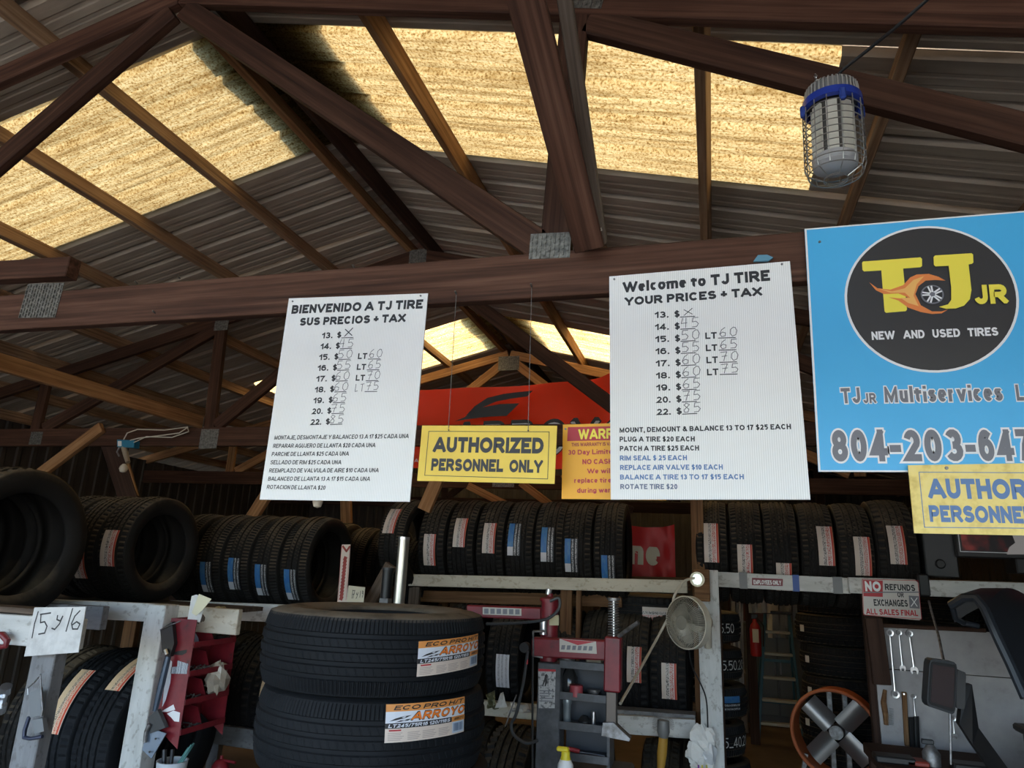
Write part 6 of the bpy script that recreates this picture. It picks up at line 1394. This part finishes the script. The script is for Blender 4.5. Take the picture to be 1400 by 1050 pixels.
# things in the bins
def crumple(name, c, r, m, parent, seed=1, flat=(1, 1, 1)):
    random.seed(seed); V = []; F = []
    for i in range(9):
        for j in range(12):
            a_ = math.pi*i/8; b_ = 2*math.pi*j/12; rr = random.uniform(.72, 1.2); V.append(Vector(c)+Vector((math.sin(a_)*math.cos(b_)*rr*r*flat[0], math.sin(a_)*math.sin(b_)*rr*r*flat[1], math.cos(a_)*rr*r*flat[2])))
    for i in range(8):
        for j in range(12): F.append((i*12+j, i*12+(j+1) % 12, (i+1)*12+(j+1) % 12, (i+1)*12+j))
    return MB().add(V, F).build(name, m, parent)
yl, yr_ = Y0_+.07, Y1_-.065
BAGM = mat('milky plastic bag', (.42, .37, .30), .3); BAGG = mat('gold foil bag', (.40, .32, .16), .35)
tag(crumple('plastic_bag', (XF-.015, yr_-.0, 1.075), .06, BAGM, None, 3, (.7, 1, 1.1)), 'milky plastic bag hanging out of the right third pocket', 'bag')
tag(crumple('plastic_bag', (XF-.04, Y1_-.09, 1.335), .05, BAGG, None, 4, (1, 1.6, .8)), 'crumpled gold and clear bags in the top right pocket', 'bag')
tag(crumple('plastic_bag', (XB+.06, Y1_-.16, 1.335), .03, plain('dark brown bag', (.10, .07, .045), .5), None, 6), 'small dark pouch beside the papers in the top pocket', 'bag')
for i, (y, z, m, lb) in enumerate(((yr_, 1.245, BLK, 'black rubber valve parts in the upper right pocket'), (yl+.02, 1.125, DSTEEL, 'loose metal clips in the second left pocket'), (yl, 1.01, DSTEEL, 'loose metal clips in the third left pocket'), (yl+.02, .895, DSTEEL, 'loose metal clips in the lowest left pocket'))):
    random.seed(i+20); mb = MB()
    for k in range(22):
        c = Vector((random.uniform(XB+.02, XF-.01), y+random.uniform(-.045, .045), z+random.uniform(-.006, .012))); d = Vector((random.uniform(-1, 1), random.uniform(-1, 1), random.uniform(-.4, .4))).normalized()*.014
        mb.cyl(c-d, c+d, .0035 if i else .007, n=6)
    tag(mb.build('loose_parts', m, None), lb, 'parts', None, 'stuff')
# papers in the top pocket
def sheet3(name, pts, m, parent, lab=None, cat=None, d=.0015):
    o = slab(pts, d, m, name, parent); return tag(o, lab, cat) if lab else o
YP = 2.56
sheet3('folded_paper', [A(256, 848, YP+.05), A(262, 815, YP+.04), A(268, 813, YP+.03), A(283, 818, YP+.03), A(273, 851, YP+.05)], PAPER, None, 'white folded receipts sticking out of the top of the red bins', 'paper')
sheet3('folded_paper', [A(262, 838, YP), A(272, 812, YP), A(289, 819, YP), A(277, 834, YP), A(268, 842, YP)], mat('cream paper', (.66, .60, .42), .8), None, 'cream folded note in front of the white receipts', 'paper')
sheet3('plastic_wrap', [AX(265, 880, XB+.06), AX(265, 862, XB+.06), AX(271, 872, XB+.06), AX(273, 885, XB+.06)], mat('blue white wrapper', (.35, .45, .60), .4), None, 'blue and white wrapper in the upper left pocket', 'wrapper')
# brackets and black things left of the bins
bk = thing('metal_bracket', A(210, 1020, 2.56), 'blue grey metal bracket and tool hanging below the bins', 'bracket')
slab([A(204, 995, 2.57), A(227, 1003, 2.57), A(207, 1037, 2.57), A(194, 1025, 2.57)], .004, mat('blue grey metal', (.20, .25, .32), .35, .5), 'plate', bk)
for x, y in ((213, 1010), (205, 1028)): q = A(x, y, 2.562); MB().cyl(q, q+Vector((0, -.003, 0)), .004, n=10).build('hole', BLK, bk)
slab([A(203, 980, 2.565), A(215, 970, 2.565), A(226, 995, 2.565), A(205, 1003, 2.565)], .02, DGREY, 'clip', bk); MB().tube([A(205, 990, 2.56), A(200, 1000, 2.56), A(198, 1015, 2.56)], .008).build('hook', DSTEEL, bk)
bp = thing('hand_tool', A(225, 900, 2.55), 'black handled tool wedged between the post and the red bins', 'tool')
slab([A(219, 862, 2.575), A(235, 850, 2.575), A(238, 880, 2.575), A(232, 898, 2.575), A(222, 892, 2.575)], .02, BLK, 'body', bp); MB().tube([A(230, 897, 2.57), A(221, 935, 2.57), A(212, 972, 2.57)], [.012, .014, .010], 8).build('blade', mat('dark blue steel', (.10, .13, .18), .35, .6), bp, True); MB().tube([A(226, 888, 2.565), A(228, 895, 2.565)], .008).build('silver_tip', STEEL, bp)
MB().tube([A(219, 861, 2.57), A(232, 855, 2.57), A(247, 849, 2.58)], .0025, 6).build('hook_wire', DSTEEL, bp)
# white tub with pens
tbx = thing('plastic_tub', A(233, 1052, 2.5), 'white plastic tub with tools and green pens under the red bins', 'tub')
p = A(236, 1040, 2.56); zt2 = p.z; MB().lathe([(.0, -.10), (.050, -.10), (.058, 0), (.060, .002), (.055, .002), (.047, -.095), (0, -.095)], 28, Matrix.Translation((p.x, 2.56, zt2))).build('tub', mat('bluish white plastic', (.50, .54, .58), .4), tbx, True)
bx('stand', (p.x, 2.56, (zt2-.10)/2), (.12, .10, zt2-.10), P_GREYP, tbx)
for i, (x0, x1, y1, m, r) in enumerate(((224, 225, 1025, BLK, .009), (233, 236, 1025, BLK, .008), (240, 262, 1018, plain('green pen', (.05, .16, .15)), .004), (243, 265, 1016, plain('green pen', (.05, .16, .15)), .004), (238, 258, 1022, plain('green pen', (.05, .16, .15)), .004))):
    a_ = A(x0, 1052, 2.55); b_ = A(x1, y1, 2.56+.01*(i % 2)); tag(MB().tube([a_, b_], r).build('pen' if i > 1 else 'hand_tool', m, None), ['black tool handle, left in the white tub', 'black tool handle, middle of the white tub', 'green pen leaning furthest left in the tub', 'green pen leaning furthest right in the tub', 'green pen, shortest in the tub'][i], 'pen' if i > 1 else 'tool')
# clamp on the grey post
cl = thing('saw_clamp', A(45, 1005, 1.98), 'old metal hand tool hooked on the grey post at the left edge', 'tool')
Yc_ = 2.0
MB().tube([A(56, 922, Yc_), A(48, 932, Yc_), A(38, 941, Yc_), A(38, 950, Yc_)], .0025, 6).build('hook', STEEL, cl, True); MB().tube([A(55, 923, Yc_), A(56, 945, Yc_), A(58, 970, Yc_), A(56, 980, Yc_)], .003, 6).build('frame_rod', DSTEEL, cl, True)
slab([A(39, 948, Yc_), A(55, 940, Yc_), A(56, 978, Yc_), A(41, 982, Yc_)], .010, mat('worn grey casting', (.16, .17, .18), .5, .4), 'handle_plate', cl)
MB().tube([A(40, 980, Yc_), A(34, 998, Yc_), A(33, 1008, Yc_), A(42, 1010, Yc_), A(58, 1007, Yc_)], [.006, .007, .007, .006, .006], 8).build('curved_jaw', mat('dark blue metal', (.05, .06, .10), .4, .5), cl, True)
slab([A(42, 984, Yc_-.005), A(58, 982, Yc_-.005), A(60, 1000, Yc_-.005), A(47, 1003, Yc_-.005)], .016, mat('worn grey casting', (.16, .17, .18), .5, .4), 'jaw_block', cl)
tag(MB().tube([A(-4, 868, 1.97), A(4, 868, 1.97), A(10, 876, 1.97), A(8, 883, 1.97), A(-4, 886, 1.97)], [.011, .012, .011, .009, .008], 10).build('red_grip', plain('dull red grip', (.16, .015, .02), .4), None, True), 'dull red rubber grip hooked on the rail at the left edge', 'grip')
vb = thing('valve_fitting', A(6, 970, 2.0), 'bright metal pipe fitting at the left edge beside the grey post', 'fitting'); q = A(5, 955, 2.02)
for k, (dz_, r) in enumerate(((.03, .018), (.0, .013), (-.03, .020))): MB().cyl(q+Vector((-.004*k, .0, dz_-.012)), q+Vector((-.004*k+.012, -.01, dz_+.012)), r, n=14).build('hex_nut', STEEL, vb)
cl2 = A(300, 1045, 3.2)
# twig-like rust red valve at the bottom under the bins
rv = thing('bottle_jack', A(301, 1052, 3.4), 'small red bottle jack top at the bottom beside the tall stack', 'jack'); q = A(301, 1050, 3.5); MB().lathe([(0, .06), (.008, .06), (.01, .045), (.03, .035), (.045, .012), (.05, -.1), (0, -.1)], 18, Matrix.Translation(q)).build('body', plain('jack red', (.30, .02, .03)), rv, True); MB().tube([q+Vector((.0, 0, .04)), q+Vector((.09, 0, .035))], .007).build('handle', plain('jack red', (.30, .02, .03)), rv)
bx('stand', (q.x, q.y, (q.z-.1)/2), (.16, .12, q.z-.1), P_GREYP, rv)

# ------------------------------------------------------------------ junction box with bulb, hanging bulb
jb = thing('junction_box', A(171, 620, 3.96), 'blue junction box with a bare bulb holder on the second roof truss', 'lamp')
Yj = 3.99
slab([A(160, 601, Yj), A(184, 602, Yj), A(183, 612, Yj), A(160, 611, Yj)], .05, TEAL, 'box', jb); slab([A(161, 603, Yj-.002), A(166, 603, Yj-.002), A(166, 610, Yj-.002), A(161, 610, Yj-.002)], .002, PAPER, 'sticker', jb)
MB().tube([A(170, 612, Yj+.02), A(172, 622, Yj+.01), A(175, 632, Yj)], [.022, .018, .016], 12).build('holder', plain('aged porcelain', (.30, .24, .17)), jb, True)
MB().tube([A(163, 612, Yj), A(160, 618, Yj), A(163, 624, Yj)], .006).build('bracket', DSTEEL, jb)
q = A(169, 640, Yj); MB().lathe([(0, -.035), (.02, -.028), (.03, -.005), (.026, .012), (.012, .03), (0, .032)], 20, Matrix.Translation(q)).build('bulb', plain('unlit white bulb', (.55, .50, .40), .25), jb, True)
for j, pts in enumerate(([(169, 601), (174, 592), (188, 587), (225, 588), (255, 584)], [(178, 602), (190, 599), (215, 596), (245, 592), (257, 584)], [(183, 605), (200, 597), (235, 598), (258, 590), (256, 583)])):
    P = [A(x, y, Yj) for x, y in pts]; MB().tube(P, .004, 6).build('wire', OFFW, jb, True)
hb = thing('hanging_bulb', A(434, 694, 1.80), 'small white bulb peeping out under the Spanish price board', 'bulb'); q = A(434.5, 686, 1.80); MB().lathe([(0, -.018), (.011, -.0145), (.0155, -.001), (.013, .007), (.007, .018), (0, .020)], 18, Matrix.Translation(q)).build('bulb', plain('unlit white bulb', (.55, .50, .40), .25), hb, True); MB().cyl(q+Vector((0, 0, .018)), q+Vector((0, 0, .055)), .009, n=12).build('socket', BLK, hb); MB().tube([q+Vector((0, 0, .055)), Vector((q.x, 1.765, 2.40))], .003).build('cord', BLK, hb)

# ------------------------------------------------------------------ hanging caged shop lamp
Yl = 1.60
lam = thing('caged_work_lamp', A(1138, 112, Yl), 'round caged work lamp with blue collar hanging from the right web by a chain', 'lamp')
top = A(1136, 122, Yl); bot = A(1143, 246, Yl); ax = (bot-top).normalized(); Hh = (bot-top).length
a1 = ax.orthogonal().normalized(); a2 = ax.cross(a1)
ML = Matrix(((a1.x, a2.x, ax.x, top.x), (a1.y, a2.y, ax.y, top.y), (a1.z, a2.z, ax.z, top.z), (0, 0, 0, 1)))
rc_ = .064
MB().lathe([(0, -.004), (rc_*.72, -.004), (rc_*.86, .004), (rc_*.92, .045), (0, .045)], 40, ML).build('cap', plain('grey cast cap', (.30, .30, .30), .45, .5), lam, True)
mb = MB()
for k in range(36):
    t = 2*math.pi*k/36; d = Vector((math.cos(t), math.sin(t), 0)); mb.tube([ML @ (d*rc_*.74+Vector((0, 0, -.005))), ML @ (d*rc_*.93+Vector((0, 0, .006))), ML @ (d*rc_*.97+Vector((0, 0, .045)))], .0022, 4)
mb.build('cooling_fins', plain('grey fins', (.38, .37, .35), .5, .4), lam)['kind'] = 'stuff'
MB().lathe([(rc_*.9, .036), (rc_*1.06, .038), (rc_*1.08, .058), (rc_*.9, .060)], 40, ML, True).build('collar', plain('royal blue plastic', (.015, .04, .30), .35), lam, True)
for k in range(4):
    t = 2*math.pi*(k/4)+.6; d = ML.to_3x3() @ Vector((math.cos(t), math.sin(t), 0)); c = ML @ Vector((math.cos(t)*rc_*1.07, math.sin(t)*rc_*1.07, .066)); MB().box(c, (.014, .014, .03), bev=.003).build('clip', plain('blue clip', (.02, .05, .26)), lam)
core = plain('lamp core grey', (.12, .11, .10), .5, .3); MB().cyl(ML @ Vector((0, 0, .045)), ML @ Vector((0, 0, Hh*.80)), rc_*.62, n=32).build('core', core, lam, True)
LED = mat('unlit diode strip', (.60, .58, .50), .3)
for k in range(8):
    t = 2*math.pi*k/8+.2; c = Vector((math.cos(t)*rc_*.66, math.sin(t)*rc_*.66, 0)); tt = Vector((-math.sin(t), math.cos(t), 0))*.0125; o_ = Vector((math.cos(t), math.sin(t), 0))*.006
    P = [c-tt, c+tt, c+tt+o_, c-tt+o_]; V = [ML @ (p_+Vector((0, 0, z))) for z in (.062, Hh*.78) for p_ in P]
    MB().add(V, [(0, 1, 2, 3), (7, 6, 5, 4), (0, 4, 5, 1), (1, 5, 6, 2), (2, 6, 7, 3), (3, 7, 4, 0)]).build('light_strip', LED, lam)
MB().lathe([(0, Hh*.90), (rc_*.55, Hh*.895), (rc_*.78, Hh*.86), (rc_*.80, Hh*.78), (0, Hh*.78)], 36, ML).build('lower_lens', mat('frosted grey lens', (.42, .42, .42), .3), lam, True)
CW = mat('cage wire', (.42, .40, .37), .35, .85); mb = MB(); nC = 14
ring = lambda r, z, n=36: [ML @ Vector((r*math.cos(2*math.pi*i/n), r*math.sin(2*math.pi*i/n), z)) for i in range(n)]
for z in [.075+i*(Hh*.86-.075)/8 for i in range(9)]: mb.tube(ring(rc_*1.05, z), .0014, 5, True)
mb.tube(ring(rc_*.95, Hh*.94), .0014, 5, True); mb.tube(ring(rc_*.42, Hh*1.0), .0014, 5, True); mb.tube(ring(rc_*.40, Hh*.985), .0012, 5, True)
for k in range(nC):
    t = 2*math.pi*k/nC; c, s = math.cos(t), math.sin(t); mb.tube([ML @ Vector((c*r, s*r, z)) for r, z in ((rc_*1.04, .05), (rc_*1.05, Hh*.4), (rc_*1.05, Hh*.84), (rc_*.97, Hh*.93))], .0014, 5)
    if k % 2 == 0: mb.tube([ML @ Vector((c*r, s*r, z)) for r, z in ((rc_*.97, Hh*.93), (rc_*.42, Hh*1.0))], .0014, 5)
mb.build('wire_cage', CW, lam, True)['kind'] = 'stuff'
# chain and cord
p0 = A(1114, 104, yf-.005); p1 = top+Vector((-.012, 0, 0)); 
for i in range(6):
    c = p0.lerp(p1, (i+.5)/6)+Vector((0, 0, -.006*math.sin(math.pi*i/5))); d = (p1-p0).normalized(); n = Vector((0, 0, 1)).cross(d) if i % 2 else Vector((0, 1, 0)).cross(d).cross(d)
    n = n.normalized() if n.length > .01 else Vector((0, 1, 0)); MB().tube([c + d*.0085*math.cos(t)*1.3 + n*.0055*math.sin(t) for t in [2*math.pi*q_/14 for q_ in range(14)]], .0016, 5, True).build('chain_link', STEEL, lam, True)
MB().tube([p0+Vector((0, .01, .005)), p0+Vector((0, -.008, 0)), p0+Vector((.004, -.008, -.008))], .002, 6).build('hook', STEEL, lam)
P = [top+Vector((.006, 0, -.002)), A(1150, 98, 1.58), A(1195, 62, 1.50), A(1240, 25, 1.42), A(1290, -20, 1.34)]
o_ = cable('black power cord running from the caged lamp up to the top right', [(1141, 118, 1.6), (1148, 100, 1.58), (1192, 64, 1.52), (1238, 26, 1.45), (1300, -30, 1.38)], .0042, BLK, None, 'power_cord', 'cord')
# small fixings on the brace
for (x, y, lb) in ((742, 47, 'upper white cable clip on the diagonal brace strip'), (820, 316, 'lower white cable clip on the diagonal brace strip')):
    t = 1-(y-10)/330; q = f2.lerp(e2, max(0, (332-y)/362)); q = A(x, y, q.y-.03)
    tag(MB().tube([q+Vector((-.006, 0, .006)), q+Vector((.004, -.004, .006)), q+Vector((.006, -.004, 0)), q+Vector((-.004, -.004, -.002)), q+Vector((.002, -.002, -.009))], .002, 5).build('cable_clip', OFFW, None), lb, 'clip')
